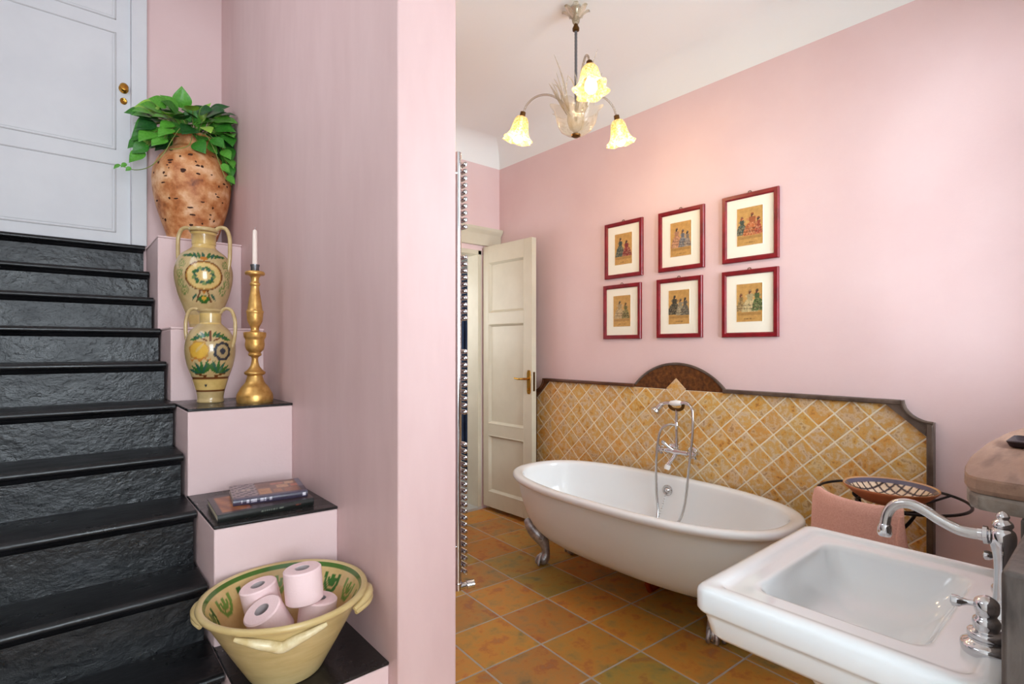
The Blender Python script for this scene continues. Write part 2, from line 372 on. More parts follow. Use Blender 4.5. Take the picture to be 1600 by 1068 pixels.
# rear hall wall with window 2
hx0, hx1, hz0, hz1 = -0.85, 0.65, 0.8, 2.5
rw = MB()
for b in ((SX0, hx0, -0.1, ZT), (hx1, 0.93, -0.1, ZT), (hx0, hx1, -0.1, hz0), (hx0, hx1, hz1, ZT)):
    if b[1]-b[0] > 0.01: rw.box(b[0], b[1], YR-0.1, YR, b[2], b[3])
struct(rw.build('wall_rear', M['hallpaint'], smooth=False), 'hall wall behind the viewer')
window('window_2', hx0, hx1, YR+0.08, hz0, hz1, 'hall window behind the viewer')
struct(MB().box(0.93, 1.03, YR, -0.12, -0.1, ZT).build('wall_hall', M['hallpaint'], smooth=False), 'hall side wall behind the viewer')
# ceilings: bathroom ceiling with a cove, hall ceiling, stair-well ceiling
struct(MB().box(XQ, W+0.12, -0.12, YF+0.14, ZT, ZT+0.1).build('ceiling', M['ceil'], smooth=False), 'white bathroom ceiling with coved edges')
CE = bpy.data.objects['ceiling']; ROOT['ceiling'] = CE.location.copy()
def cove(name, p0, p1, nrm, label):
    R = ZT-ZC; prof = [(0.0, 0.0)]+[(R-R*cos(a*pi/16), R*sin(a*pi/16)) for a in range(9)]+[(0.0, R)]
    mbx = MB(); mbx.loft([[(p[0]+nrm[0]*a, p[1]+nrm[1]*a, ZC+b) for a, b in prof[1:]] for p in (p0, p1)])
    struct(mbx.build(name, M['ceil'], angle=30), label)
cove('trim_1', (W, 0, 0), (W, YF, 0), (-1, 0), 'white plaster cove over the right wall')
cove('trim_2', (XQ, YF, 0), (W, YF, 0), (0, -1), 'white plaster cove over the doorway wall')
cove('trim_3', (XQ, YE, 0), (XQ, YF, 0), (1, 0), 'white plaster cove over the partition')
struct(MB().box(SX0-0.1, XQ, YR-0.1, YE, ZT, ZT+0.1).build('ceiling_hall', M['ceil'], smooth=False), 'hall ceiling')
struct(MB().box(XQ, XQ+0.08, YR-0.1, -0.12, ZT, ZT+0.1).build('ceiling_hall_edge', M['ceil'], smooth=False), 'hall ceiling edge strip')
struct(MB().box(SX0-0.1, XP, YE, YS+0.1, 3.9, 4.0).build('ceiling_stairs', M['ceil'], smooth=False), 'ceiling over the stairs')
struct(MB().box(SX0-0.1, XP, YE-0.1, YE, ZT+0.1, 4.0).build('wall_stairs_header', M['pink'], smooth=False), 'bulkhead above the foot of the stairs')
# corridor beyond the doorway
cw = MB(); cw.box(1.6, 3.7, 4.45, 4.55, -0.1, 2.6); cw.box(1.6, 1.7, YF+0.14, 4.45, -0.1, 2.6); cw.box(3.6, 3.7, YF+0.14, 4.45, -0.1, 2.6); cw.box(W+0.12, 3.6, YF+0.14, YF+0.2, -0.1, 2.6)
struct(cw.build('wall_corridor', M['corr'], smooth=False), 'pale grey corridor wall beyond the doorway')
struct(MB().box(1.6, 3.7, YF+0.14, 4.55, 2.6, 2.7).build('ceiling_corridor', M['corr'], smooth=False), 'corridor ceiling')
struct(MB().box(1.6, 3.7, YF+0.14, 4.55, -0.1, 0.015).build('floor_corridor', M['marble'], smooth=False), 'pale corridor floor')
struct(MB().box(DX0, DX1, YF-0.01, YF+0.14, -0.006, 0.02).build('trim_4', M['marble'], bevel=0.003), 'pale marble threshold in the doorway')
cu = MB(); ring = []
for k in range(41):
    x = 2.72+0.43*k/40; y = 4.30+0.022*sin(k*1.35); ring.append((x, y))
cu.loft([[(x, y-.006, z) for x, y in ring]+[(x, y+.006, z) for x, y in reversed(ring)] for z in (0.06, 1.0, 2.02)])
tag(cu.build('curtain', M['navy']), 'dark navy curtain hanging in the corridor beyond the door', 'curtain')

# ------------------------------------------------------------------ bathroom door (open) and its frame
dr = sempty('door_1', (DX1, YF, 0), 'open cream panelled bathroom door seen from inside')
dy0, dy1, dz0, dz1 = -0.555, -0.008, 0.035, 2.085
ang = radians(2.6)                                # leaf stands open almost square to the wall
def D(x, y, z): return (DX1+0.004+x*cos(ang)-y*sin(ang), YF-0.012+x*sin(ang)+y*cos(ang), z)
def dbox(mbx, x0, x1, y0, y1, z0, z1):
    t = MB().box(x0, x1, y0, y1, z0, z1); b = len(mbx.v); mbx.v += [D(*p) for p in t.v]; mbx.f += [tuple(i+b for i in q) for q in t.f]
leaf = MB(); T = 0.044
pan = [(0.155, 0.60), (0.69, 1.47), (1.56, 1.955)]
ya, yb = dy0+0.085, dy1-0.062
dbox(leaf, 0, T, dy0, ya, dz0, dz1); dbox(leaf, 0, T, yb, dy1, dz0, dz1)
zz = [dz0]+[v for p in pan for v in p]+[dz1]
for k in range(0, len(zz), 2): dbox(leaf, 0, T, ya, yb, zz[k], zz[k+1])
leaf.build('door_leaf', M['cream'], dr, bevel=0.002)
for z0, z1 in pan:
    p = MB(); dbox(p, 0.020, 0.028, ya-0.004, yb+0.004, z0-0.004, z1+0.004); pp = p.build('door_panel', M['cream'], dr)
    mo = MB()
    def mr(o_, x): return [D(x, ya-.002+o_, z0-.002+o_), D(x, yb+.002-o_, z0-.002+o_), D(x, yb+.002-o_, z1+.002-o_), D(x, ya-.002+o_, z1+.002-o_)]
    mo.loft([mr(0, .0005), mr(.004, -.002), mr(.009, .002), mr(.013, .009), mr(.021, .0195), mr(.021, .024), mr(0, .024)], closed=True)
    mo.build('panel_moulding', M['cream'], dr, angle=25)
hd = MB(); hd.loft([[D(-0.006, dy0+.03+a*.016, 1.035+b*.085) for a, b in ((-1, -.8), (-.6, -1), (.6, -1), (1, -.8), (1, .8), (.6, 1), (-.6, 1), (-1, .8))],
                    [D(0.001, dy0+.03+a*.018, 1.035+b*.088) for a, b in ((-1, -.8), (-.6, -1), (.6, -1), (1, -.8), (1, .8), (.6, 1), (-.6, 1), (-1, .8))]])
hd.build('lock_plate', M['brass'], dr)
MB().tube([D(-.004, dy0+.03, 1.06), D(-.04, dy0+.03, 1.06), D(-.046, dy0+.045, 1.06), D(-.046, dy0+.10, 1.057), D(-.043, dy0+.14, 1.062)], [.009, .008, .0085, .0075, .0065], 10).build('door_handle', M['brass'], dr)
MB().tube([D(-.004, dy0+.03, .985), D(-.012, dy0+.03, .985)], .008, 10).build('key_escutcheon', M['brass'], dr)
lk = MB(); dbox(lk, 0.012, 0.031, dy0-.0015, dy0+.004, 0.97, 1.11); lk.build('lock_face', M['darkbrass'], dr)
tr = sempty('door_frame_1', (DX1, YF, 0), 'cream door casing with moulded head')
j = MB(); j.box(DX1-0.035, DX1+0.001, YF-0.004, YF+0.142, 0.02, DH); j.box(DX0-.001, DX0+.035, YF-.004, YF+.142, .02, DH); j.box(DX0, DX1, YF-.004, YF+.142, DH-.035, DH+.001); j.build('jamb', M['cream'], tr, bevel=0.003)
a_ = MB(); a_.box(DX1+0.052, DX1+0.15, YF-0.022, YF, 0.0, DH+.03); a_.build('architrave', M['cream'], tr, bevel=0.004)
a_ = MB(); a_.box(DX0-0.1, DX0, YF-0.022, YF, 0.0, DH+.03); a_.build('architrave', M['cream'], tr, bevel=0.004)
h_ = MB(); h_.prism([(YF, 2.10), (YF-.026, 2.10), (YF-.026, 2.185), (YF-.032, 2.195), (YF-.05, 2.215), (YF-.055, 2.225), (YF-.055, 2.24), (YF, 2.24)], 'x', DX0-.13, W-.005)
h_.build('door_head', M['cream'], tr, bevel=0.002)

# upper door at the head of the stairs
ud = sempty('door_2', (UX0, YS, UZ), 'closed white panelled door at the top of the stairs')
l_ = MB(); l_.box(UX0+.004, UX1-.004, YS+.012, YS+.055, UZ+.004, UZ+2.09); l_.build('door_leaf', M['whitedoor'], ud, bevel=0.002)
for z0, z1 in ((1.932, 2.318), (2.398, 3.06), (3.13, 3.86)):
    x0, x1 = -0.425, 0.232
    g = MB()
    for b in ((x0, x0+.008, z0, z1), (x1-.008, x1, z0, z1), (x0, x1, z0, z0+.008), (x0, x1, z1-.008, z1)): g.box(b[0], b[1], YS+.0075, YS+.013, b[2], b[3])
    g.build('panel_moulding', M['groove'], ud, bevel=0.0025)
    MB().box(x0+.016, x1-.016, YS+.009, YS+.013, z0+.016, z1-.016).build('door_panel', M['whitedoor'], ud, bevel=0.003)
km = Matrix.Translation((0.266, YS+.012, 2.752)) @ Matrix.Rotation(pi/2, 4, 'X') @ Matrix.Diagonal((1, 1.15, 1, 1))
MB().lathe([(.021, 0), (.023, .004), (.018, .007), (.010, .012), (.012, .018), (.019, .024), (.021, .031), (.016, .038), (.002, .041)], n=24, m=km).build('door_knob', M['brass'], ud)
km = Matrix.Translation((0.266, YS+.012, 2.683)) @ Matrix.Rotation(pi/2, 4, 'X') @ Matrix.Diagonal((1, 1.1, 1, 1))
ke = MB().lathe([(.017, 0), (.017, .004), (.013, .007), (.007, .005), (.004, .003)], n=24, m=km).build('key_escutcheon', M['brass'], ud)
ct = sempty('door_frame_2', (UX1, YS, UZ), 'white casing around the door at the top of the stairs')
MB().box(UX1-.002, UX1+.072, YS-.018, YS+.02, UZ+.0, UZ+2.2).build('architrave', M['whitedoor'], ct, bevel=0.004)
MB().box(UX0-.072, UX0+.002, YS-.018, YS+.02, UZ, UZ+2.2).build('architrave', M['whitedoor'], ct, bevel=0.004)
MB().box(UX0, UX1, YS-.018, YS+.02, UZ+2.1, UZ+2.2).build('architrave', M['whitedoor'], ct, bevel=0.004)

# ------------------------------------------------------------------ staircase
NY = [3.662, 3.515, 3.299, 3.075, 2.851, 2.628, 2.4075, 2.166, 1.960, 1.741, 1.52]
NZ = [1.868, 1.704, 1.5448, 1.3777, 1.2198, 1.0479, .8676, .7015, .510, .32, .16]
XS = 0.362
st = thing('staircase', (-0.25, 1.52, 0), 'black-painted wooden staircase with worn glossy treads rising to the white door', 'staircase')
for k in range(11):
    y, z = NY[k], NZ[k]
    yb_ = NY[k-1]+.022 if k else YS+0.058
    if k: yb_ = NY[k-1]+.026
    x1 = XS+(0.004 if k % 2 else 0.0)
    if k == 0:
        MB().box(SX0, UX0, YS, YS+.004, z-.17, z-.03).build('landing_fillet', M['black'], st)
    t = MB(); R = 0.0145
    prof = [(yb_, z)]+[(y+R+R*cos(a), z-R+R*sin(a)) for a in [pi/2+pi*i/8 for i in range(9)]]+[(yb_, z-2*R)]
    t.prism(prof, 'x', SX0, x1)
    t.build('tread', M['black'], st, angle=30)
    zb_ = NZ[k+1] if k < 10 else 0.0
    r_ = MB(); r_.box(SX0, x1-.006, y+.026, y+.05, zb_-.012 if k < 10 else 0.0, z-2*R)
    r_.build('riser', M['riser'], st)
    c_ = MB(); c_.prism([(y+.026, z-2*R), (y+.026, z-2*R-.016), (y+.020, z-2*R-.012), (y+.014, z-2*R-.003), (y+.012, z-2*R)], 'x', SX0, x1-.006)
    c_.build('scotia_moulding', M['black'], st)

# ------------------------------------------------------------------ stepped plinth
pl = thing('stepped_plinth', (0.57, 1.47, 0), 'pink masonry plinth stepping up between the black stairs and the partition', 'plinth')
XA = 0.3705
blocks = [(0.324, 1.473, 1.473), (0.709, 1.906, 1.868), (1.0444, 2.372, 2.360), (1.377, 2.795, 2.79), (1.856, 3.2146, 3.2146)]
for k, (z, yl, yr) in enumerate(blocks):
    yb_ = blocks[k+1][1]+.02 if k < 4 else YS
    z0 = 0.0 if k < 4 else 0.0
    tt = 0.010
    poly = [(XA, yl), (XP, yr), (XP, yb_), (XA, yb_)]
    b = MB(); b.prism(poly, 'z', z0, z-tt); bo = b.build('plinth_block', M['pink'], pl, bevel=0.005, seg=2)
    tp = MB(); tp.prism([(XA-.001, yl-.0015), (XP, yr-.0015), (XP, yb_), (XA-.001, yb_)], 'z', z-tt, z)
    if k < 3: tp.build('plinth_top', M['scuffed'], pl, bevel=0.003)['label'] = 'black-painted top'
    else: tp.build('plinth_top', M['pink'], pl, bevel=0.003)

# ------------------------------------------------------------------ painted pottery
def wrap(a): return (a+pi) % (2*pi)-pi
def painted_lathe(prof, cx, cy, n, fn):
    mbx = MB(); mbx.lathe(prof, cx, cy, n)
    th0 = atan2(-cy, -cx); mbx.c = []
    for i, (r, z) in enumerate(prof):
        for j_ in range(n): mbx.c.append(fn(wrap(2*pi*j_/n-th0), r, z))
    return mbx
def leafstroke(u, v, x0, y0, x1, y1, wd):         # pointed brush stroke, 1 inside
    dx, dy = x1-x0, y1-y0; L_ = hypot(dx, dy); t = ((u-x0)*dx+(v-y0)*dy)/(L_*L_)
    if t < 0 or t > 1: return False
    d = abs((u-x0)*dy-(v-y0)*dx)/L_
    return d < wd*sin(pi*min(1, t**0.8))
TAN, CREAMY, GRN, LGRN, TEAL, BRN, ORG, YEL, INK, OCH = C(208, 182, 132), C(232, 200, 128), C(52, 106, 48), C(128, 150, 84), C(44, 94, 74), C(112, 62, 30), C(196, 122, 46), C(222, 174, 62), C(44, 50, 62), C(190, 140, 66)
def vase_high(t, r, z):
    u = t*r if r > .05 else t*.05; c = TAN; zc = 1.628; v = z-zc
    if z > 1.772: return mix(CREAMY, BRN, .75) if abs(z-1.80) < .003 or z > 1.852 and z < 1.857 else (CREAMY if z < 1.85 else TAN)
    if abs(t) > 1.9: return TAN if z > 1.44 else CREAMY
    d = hypot(u/.084, v/.072)
    if d < 1:
        c = mix(CREAMY, YEL, .25) if d < .35 else CREAMY
        if d > .93: c = BRN
        elif d > .87: c = OCH
        else:
            a = atan2(v, u)
            for k in range(9):
                b = k*2*pi/9+.2
                if leafstroke(u, v, .034*cos(b), .029*sin(b), .055*cos(b+.55), .047*sin(b+.55), .0085): c = GRN if k % 2 else LGRN
                if leafstroke(u, v, .029*cos(b+.3), .025*sin(b+.3), .050*cos(b-.15), .043*sin(b-.15), .0055): c = TEAL
        return c
    if z < 1.445: return mix(CREAMY, TAN, .3) if z > 1.40 else TAN
    for sx in (-1, 1):
        for (px_, pz, R) in ((.104, .058, .020), (.117, .014, .021), (.112, -.032, .021), (.088, -.068, .021)):
            e = hypot(u-sx*px_, v-pz)
            if .55*R < e < .80*R or e < .25*R: c = LGRN
            if R*.95 < e < R*1.08: c = mix(GRN, TAN, .35)
    for k in range(-5, 6):
        if leafstroke(u, v, k*.015, .080+.0008*k*k, k*.019+.008*(1 if k > 0 else -1), .118-.0008*k*k, .0075): c = GRN if k % 2 else TEAL
    if hypot(u/.016, (v-.083)/.010) < 1: c = ORG
    for sx in (-1, 1):
        x_ = sx*(.014+.30*max(0, -.068-v))
        if -.125 < v < -.068 and abs(u-x_) < .0035: c = BRN
        if leafstroke(u, v, sx*.004, -.100, sx*.028, -.120, .008): c = GRN
        if leafstroke(u, v, sx*.03, -.085, sx*.052, -.118, .006): c = TEAL
    if hypot(u, v+.112) < .020: c = GRN if hypot(u, v+.106) > .010 else YEL
    if hypot(u, v+.076) < .008: c = ORG
    return c
def vase_low(t, r, z):
    u = t*max(r, .045); c = mix(TAN, C(190, 160, 110), .25); zc = 1.262; v = z-zc
    if z > 1.385: return CREAMY if z < 1.432 else TAN
    if abs(t) > 1.9: return c
    if abs(z-1.152) < .003 or abs(z-1.097) < .003: return BRN
    if 1.100 < z < 1.150: c = mix(CREAMY, OCH, .25)
    if hypot(u+.018, (z-1.122)) < .0045: return INK
    d = hypot((u+.046)/.044, (v-.010)/.040)
    a = atan2(v-.010, u+.043)
    if d < 1+.08*sin(7*a): c = YEL if d < .85 else OCH
    if abs(v+.028-.006*sin(u*190)) < .0035 and -.085 < u < .0: c = ORG
    if leafstroke(u, v, -.06, .0, -.02, .045, .006): c = mix(YEL, TAN, .5)
    e = hypot((u-.048)/.037, (v-.006)/.041); a = atan2(v-.008, u-.046)
    if e < 1+.06*sin(9*a):
        c = INK if e > .70 or e < .32 else mix(INK, TAN, .72)
    for sx, base in ((-1, -.015), (1, .012)):
        for k in range(6):
            b = radians(18+k*19)
            x1 = base+sx*.092*cos(b)*.95; y1 = -.090+.062*sin(b)
            if leafstroke(u, v, base+sx*.012, -.090, x1, y1, .0075): c = GRN if k % 2 else TEAL
        for k in range(3):
            if leafstroke(u, v, sx*.012, -.098, sx*(.03+.016*k), -.104+.006*k, .0035): c = BRN
    for k in range(-5, 6):
        if leafstroke(u, v, k*.010, .066-.0003*k*k, k*.0165+.006*(1 if k > 0 else -1), .094-.0016*k*k, .0065): c = GRN if k % 2 else TEAL
    if abs(u) < .004 and .05 < v < .095: c = BRN
    if leafstroke(u, v, .01, .05, .04, .064, .004) or leafstroke(u, v, -.01, .05, -.035, .06, .004): c = BRN
    return c
def vase(name, prof, cx, cy, fn, label, hand, neck_z, ax, tube_r):
    r = thing(name, (cx, cy, prof[0][1]), label, 'vase', 'painted two-handled jars on the plinth')
    painted_lathe(prof, cx, cy, 200, fn).build('body', M['glaze'], r, angle=60)
    d = Vector((cos(ax), sin(ax), 0))
    for s_ in (1, -1):
        P = [Vector((cx, cy, 0))+d*s_*a+Vector((0, 0, z)) for a, z in hand]
        pts = spline(P, 8); n = len(pts)
        MB().tube(pts, [tube_r*(1.15 if i < 4 or i > n-6 else 1) for i in range(n)], 12).build('handle', M['glazeplain'], r, angle=60)
    return r
def close_top(prof, depth, th):
    """turn the lip and run down inside so the mouth is open"""
    r, z = prof[-1]
    return prof+[(r-th*.5, z+.002), (r-th, z-.001), (r-th*1.2, z-.02), (r-th*1.3, z-depth)]
vp = sprof([(.060, 1.377), (.063, 1.385), (.068, 1.415), (.088, 1.475), (.112, 1.545), (.127, 1.62), (.125, 1.68), (.104, 1.735), (.066, 1.768), (.0525, 1.782), (.0505, 1.81), (.0525, 1.838), (.060, 1.852), (.066, 1.862), (.065, 1.874)], 11)
vase('painted_jar', close_top(vp, .08, .009), 0.538, 3.0, vase_high, 'tan two-handled jar with green wreath medallion, behind the other painted jar',
     [(.049, 1.860), (.080, 1.880), (.112, 1.872), (.129, 1.83), (.131, 1.77), (.129, 1.72), (.122, 1.672), (.114, 1.655)], 1.86, -0.72, .0095)
vp = sprof([(.050, 1.0444), (.053, 1.050), (.051, 1.066), (.056, 1.095), (.071, 1.150), (.089, 1.205), (.0985, 1.262), (.0955, 1.312), (.078, 1.355), (.052, 1.381), (.042, 1.392), (.040, 1.412), (.043, 1.434), (.050, 1.442), (.052, 1.450)], 11)
vase('painted_jar', close_top(vp, .07, .008), 0.497, 2.63, vase_low, 'tan two-handled jar with yellow and navy painted flowers, in front beside the candlestick',
     [(.040, 1.437), (.066, 1.455), (.092, 1.446), (.106, 1.41), (.109, 1.37), (.106, 1.33), (.1005, 1.302), (.093, 1.285)], 1.44, -0.70, .0075)

# candlestick and candle
cs = thing('candlestick', (0.645, 2.5, 1.0444), 'turned gilt wood candlestick standing beside the front painted jar', 'candlestick')
def zc(y): return 1.28-((340+y/3.338)-544.1)/356+.003
kk = .00076
MB().lathe(sprof([(94*kk, 1.0444), (97*kk, zc(950)), (95*kk, zc(925)), (84*kk, zc(905)), (72*kk, zc(885)), (52*kk, zc(862)), (42*kk, zc(835)), (40*kk, zc(826))], 6), .645, 2.5, 40).build('base', M['gilt'], cs, angle=50)
MB().lathe(sprof([(40*kk, zc(826)), (54*kk, zc(818)), (55*kk, zc(808)), (40*kk, zc(796)), (24*kk, zc(775)), (17*kk, zc(745)), (20*kk, zc(730)), (33*kk, zc(722)), (35*kk, zc(712)), (32*kk, zc(706)), (46*kk, zc(690)), (52*kk, zc(665)), (50*kk, zc(640)), (58*kk, zc(625)), (60*kk, zc(606)), (55*kk, zc(600)), (26*kk, zc(596)), (22*kk, zc(578)), (30*kk, zc(562)), (40*kk, zc(540)), (44*kk, zc(505)), (46*kk, zc(498)), (46*kk, zc(490)), (40*kk, zc(482)), (34*kk, zc(440)), (25*kk, zc(390)), (22*kk, zc(362)), (27*kk, zc(355)), (27*kk, zc(345)), (21*kk, zc(338)), (23*kk, zc(315)), (34*kk, zc(304))], 4), .645, 2.5, 36).build('stem', M['gilt'], cs, angle=40)
MB().lathe([(30*kk, zc(305)), (50*kk, zc(302)), (53*kk, zc(296)), (53*kk, zc(290)), (48*kk, zc(284)), (20*kk, zc(282))], .645, 2.5, 36).build('drip_pan', M['gilt'], cs)
MB().lathe([(20*kk, zc(284)), (23*kk, zc(280)), (22*kk, zc(262)), (25*kk, zc(256)), (25*kk, zc(248)), (14*kk, zc(247)), (14*kk, zc(258))], .645, 2.5, 24).build('candle_cup', M['pewter'], cs)
ca = MB(); ca.lathe([(13.5*kk, zc(256)), (13.2*kk, zc(200)), (12.4*kk, zc(80)), (11*kk, zc(70)), (6*kk, zc(66)), (2*kk, zc(64))], .645, 2.5, 20)
ca = ca.build('candle', M['wax']); tag(ca, 'slim ivory candle standing in the gilt candlestick', 'candle')
wk = MB().tube([(.645, 2.5, zc(66)), (.6455, 2.5, zc(56)), (.647, 2.5, zc(52))], .0012, 6).build('wick', M['core'], ca)

# terracotta urn with pothos
UXc, UYc = .563, 3.455
up_ = thing('potted_pothos', (UXc, UYc, 1.856), 'trailing green pothos in a big worn terracotta urn at the top of the plinth', 'potted plant')
urn = sprof([(.108, 1.856), (.112, 1.866), (.122, 1.90), (.150, 1.985), (.178, 2.085), (.193, 2.185), (.190, 2.26), (.168, 2.325), (.128, 2.378), (.101, 2.402), (.094, 2.425), (.097, 2.448), (.108, 2.462), (.107, 2.472)], 8)
MB().lathe(close_top(urn, .06, .014), UXc, UYc, 72).build('urn', M['terracotta'], up_, angle=60)
ch = MB(); rr = random.Random(3)
for k in range(46):                               # dark chips in the old surface
    th = atan2(-UYc, -UXc)+rr.uniform(-1.3, 1.3); z = rr.choice([rr.uniform(1.93, 2.1), rr.uniform(2.1, 2.36)])
    r0 = next((urn[i][0]+(urn[i+1][0]-urn[i][0])*(z-urn[i][1])/(urn[i+1][1]-urn[i][1]) for i in range(len(urn)-1) if urn[i][1] <= z < urn[i+1][1]), .18)+.0008
    a, b = rr.uniform(.004, .017), rr.uniform(.003, .009); n = 7; base = len(ch.v)
    for q in range(n):
        e = 2*pi*q/n; k2 = rr.uniform(.6, 1.2); u_, v_ = a*cos(e)*k2, b*sin(e)*k2
        zz_ = z+v_; r1 = next((urn[i][0]+(urn[i+1][0]-urn[i][0])*(zz_-urn[i][1])/(urn[i+1][1]-urn[i][1]) for i in range(len(urn)-1) if urn[i][1] <= zz_ < urn[i+1][1]), r0)+.0010
        ch.v.append((UXc+r1*cos(th+u_/r0), UYc+r1*sin(th+u_/r0), zz_))
    ch.f.append(tuple(range(base, base+n)))
cho = ch.build('chipped_patches', mat('dark_chips', C(66, 34, 20), .8), up_); cho['kind'] = 'stuff'
MB().lathe([(.088, 2.435), (.05, 2.442), (.001, 2.444)], UXc, UYc, 20).build('soil', M['soil'], up_)
def leaf_mesh(name, m):
    V, F = [], []
    prof = [(0, .0), (.03, .20), (.08, .33), (.17, .43), (.29, .47), (.42, .455), (.55, .39), (.68, .29), (.80, .185), (.90, .09), (.97, .03), (1.0, .004)]
    for i, (t, h) in enumerate(prof):
        for q in range(-3, 4):
            s_ = q/3
            back = -.13*abs(s_)**1.5*max(0, 1-t/.25)
            V.append((t+back, s_*h, .20*abs(s_)*h-.24*t*t-.05*(abs(s_) > .9)*h+.015*sin(8*t+3*s_)))
    for i in range(len(prof)-1):
        for k in range(6): a = i*7+k; F.append((a, a+1, a+8, a+7))
    me = bpy.data.meshes.new(name); me.from_pydata(V, [], F); me.materials.append(m)
    for p in me.polygons: p.use_smooth = True
    return me
LM = [leaf_mesh('leaf', m) for m in LEAVES]
rl = random.Random(21)
cdir = Vector((-UXc, -UYc, 0)).normalized(); cright = Vector((-cdir.y, cdir.x, 0))
def leaf_at(p, outward, size, mi, droop=.35, face=.55):
    p = Vector(p); p.x = min(p.x, .725); p.y = min(p.y, 3.66)
    x = (outward+Vector((0, 0, -droop))).normalized()
    n = (cdir*face*1.6+Vector((0, 0, .55))+outward*.3+Vector((rl.uniform(-.55, .55), rl.uniform(-.55, .55), rl.uniform(-.35, .35)))).normalized()
    y = n.cross(x).normalized(); z = x.cross(y)
    if p.x+x.x*size > .745: x = (x-Vector((x.x-(.74-p.x)/size, 0, 0))).normalized(); y = n.cross(x).normalized(); z = x.cross(y)
    o = bpy.data.objects.new('leaf', LM[mi]); COL.objects.link(o); o.parent = up_
    mm = Matrix((x, y, z)).transposed().to_4x4()
    mxx = max((mm @ (v.co*size)).x for v in LM[mi].vertices)+p.x; p.x -= max(0, mxx-.757)
    myy = max((mm @ (v.co*size)).y for v in LM[mi].vertices)+p.y; p.y -= max(0, myy-3.70)
    o.rotation_euler = mm.to_euler(); o.scale = (size, size, size*.9); o.location = p-Vector((UXc, UYc, 1.856))
    return p
tips = []
# (right offset, height, toward viewer) read off the silhouette of the plant, in metres
dome = []
for k in range(96):
    a = rl.uniform(-1, 1); zt = rl.uniform(0, 1)
    s_ = a*.215; top = 2.655-.14*a*a
    z = 2.43+(top-2.43)*zt**.7
    f_ = rl.uniform(-.12, .15)*(1-abs(a)*.4)
    dome.append((s_, z, f_))
dome += [(.05, 2.60, .03), (-.08, 2.62, .02), (.10, 2.58, .04), (-.15, 2.575, .05), (.0, 2.555, .10), (.12, 2.52, .10), (-.05, 2.52, .13), (.06, 2.50, .13), (-.12, 2.52, .11), (.0, 2.62, -.02), (.14, 2.57, .0), (-.19, 2.53, .06), (-.22, 2.545, .04), (-.24, 2.40, .03), (-.215, 2.37, .06), (-.23, 2.33, .05), (-.18, 2.43, .1), (-.20, 2.48, .05), (.17, 2.42, .08), (.15, 2.39, .12), (.19, 2.34, .06), (.20, 2.28, .05), (.17, 2.36, .10), (.21, 2.32, .08), (.10, 2.44, .14), (.20, 2.52, .02), (.22, 2.47, .03), (.02, 2.40, .15), (-.10, 2.45, .14), (-.13, 2.40, .13), (.19, 2.40, .03), (.215, 2.36, .02)]
stems = []
leaf_at(Vector((UXc, UYc, 2.590))+cright*-.165+cdir*.05, -cright, .105, 2, .05, .75)
leaf_at(Vector((UXc, UYc, 2.545))+cright*.150+cdir*.05, (cright+Vector((0, 0, .25))).normalized(), .10, 1, .0, .7)
for (s_, z, f_) in dome:
    p = Vector((UXc, UYc, z))+cright*s_+cdir*f_
    out = (cright*(s_*1.4+rl.uniform(-.08, .08))+cdir*(f_+.02)+Vector((rl.uniform(-.05, .05), rl.uniform(-.05, .05), (z-2.47)*.55))).normalized()
    size = rl.uniform(.070, .104) if z > 2.42 else rl.uniform(.062, .088)
    mi = rl.choice([0, 0, 1, 1, 1, 2, 3, 3]) if z > 2.42 else rl.choice([1, 1, 2, 0])
    p = leaf_at(p, out, size, mi, droop=.2 if z > 2.5 else .6, face=.8 if z < 2.5 else .6)
    stems.append((p, s_, z))
for i, (p, s_, z) in enumerate(stems):
    if i % 2 and z > 2.42: continue
    b = Vector((UXc, UYc, 2.44))+cright*s_*.22; mid = (b+p)/2+Vector((0, 0, .05 if z > 2.42 else .10))
    mid.x = min(mid.x, .735)
    MB().tube(spline([b, mid, p], 5), .0022, 6).build('stem', M['stem'], up_)
def vine(pts, leaves):
    P = [Vector((UXc, UYc, z))+cright*a+cdir*f_ for a, f_, z in pts]
    for q in P: q.x = min(q.x, .742)
    MB().tube(spline(P, 6), .0021, 6).build('vine', M['stem'], up_)
    for a, f_, z, sz in leaves:
        leaf_at(Vector((UXc, UYc, z))+cright*a+cdir*f_, (cright*(1 if a > 0 else -1)+Vector((0, 0, -.3))).normalized(), sz, 1, .4, .8)
vine([(-.02, .09, 2.45), (-.05, .13, 2.475), (-.09, .15, 2.40), (-.13, .16, 2.31), (-.19, .13, 2.24), (-.26, .09, 2.22), (-.33, .05, 2.245)], [(-.30, .07, 2.25, .03), (-.33, .05, 2.245, .035), (-.28, .08, 2.23, .028)])
vine([(.03, .09, 2.45), (.06, .13, 2.46), (.10, .16, 2.38), (.13, .18, 2.29), (.16, .16, 2.22), (.19, .12, 2.205)], [(.17, .15, 2.24, .05), (.14, .175, 2.29, .05)])
vine([(-.03, .10, 2.45), (.0, .14, 2.46), (-.02, .165, 2.37), (-.10, .18, 2.33)], [])
vine([(.05, .09, 2.45), (.12, .10, 2.45), (.17, .07, 2.36), (.19, .04, 2.26), (.205, .0, 2.22)], [(.195, .03, 2.26, .045), (.205, .0, 2.225, .05)])

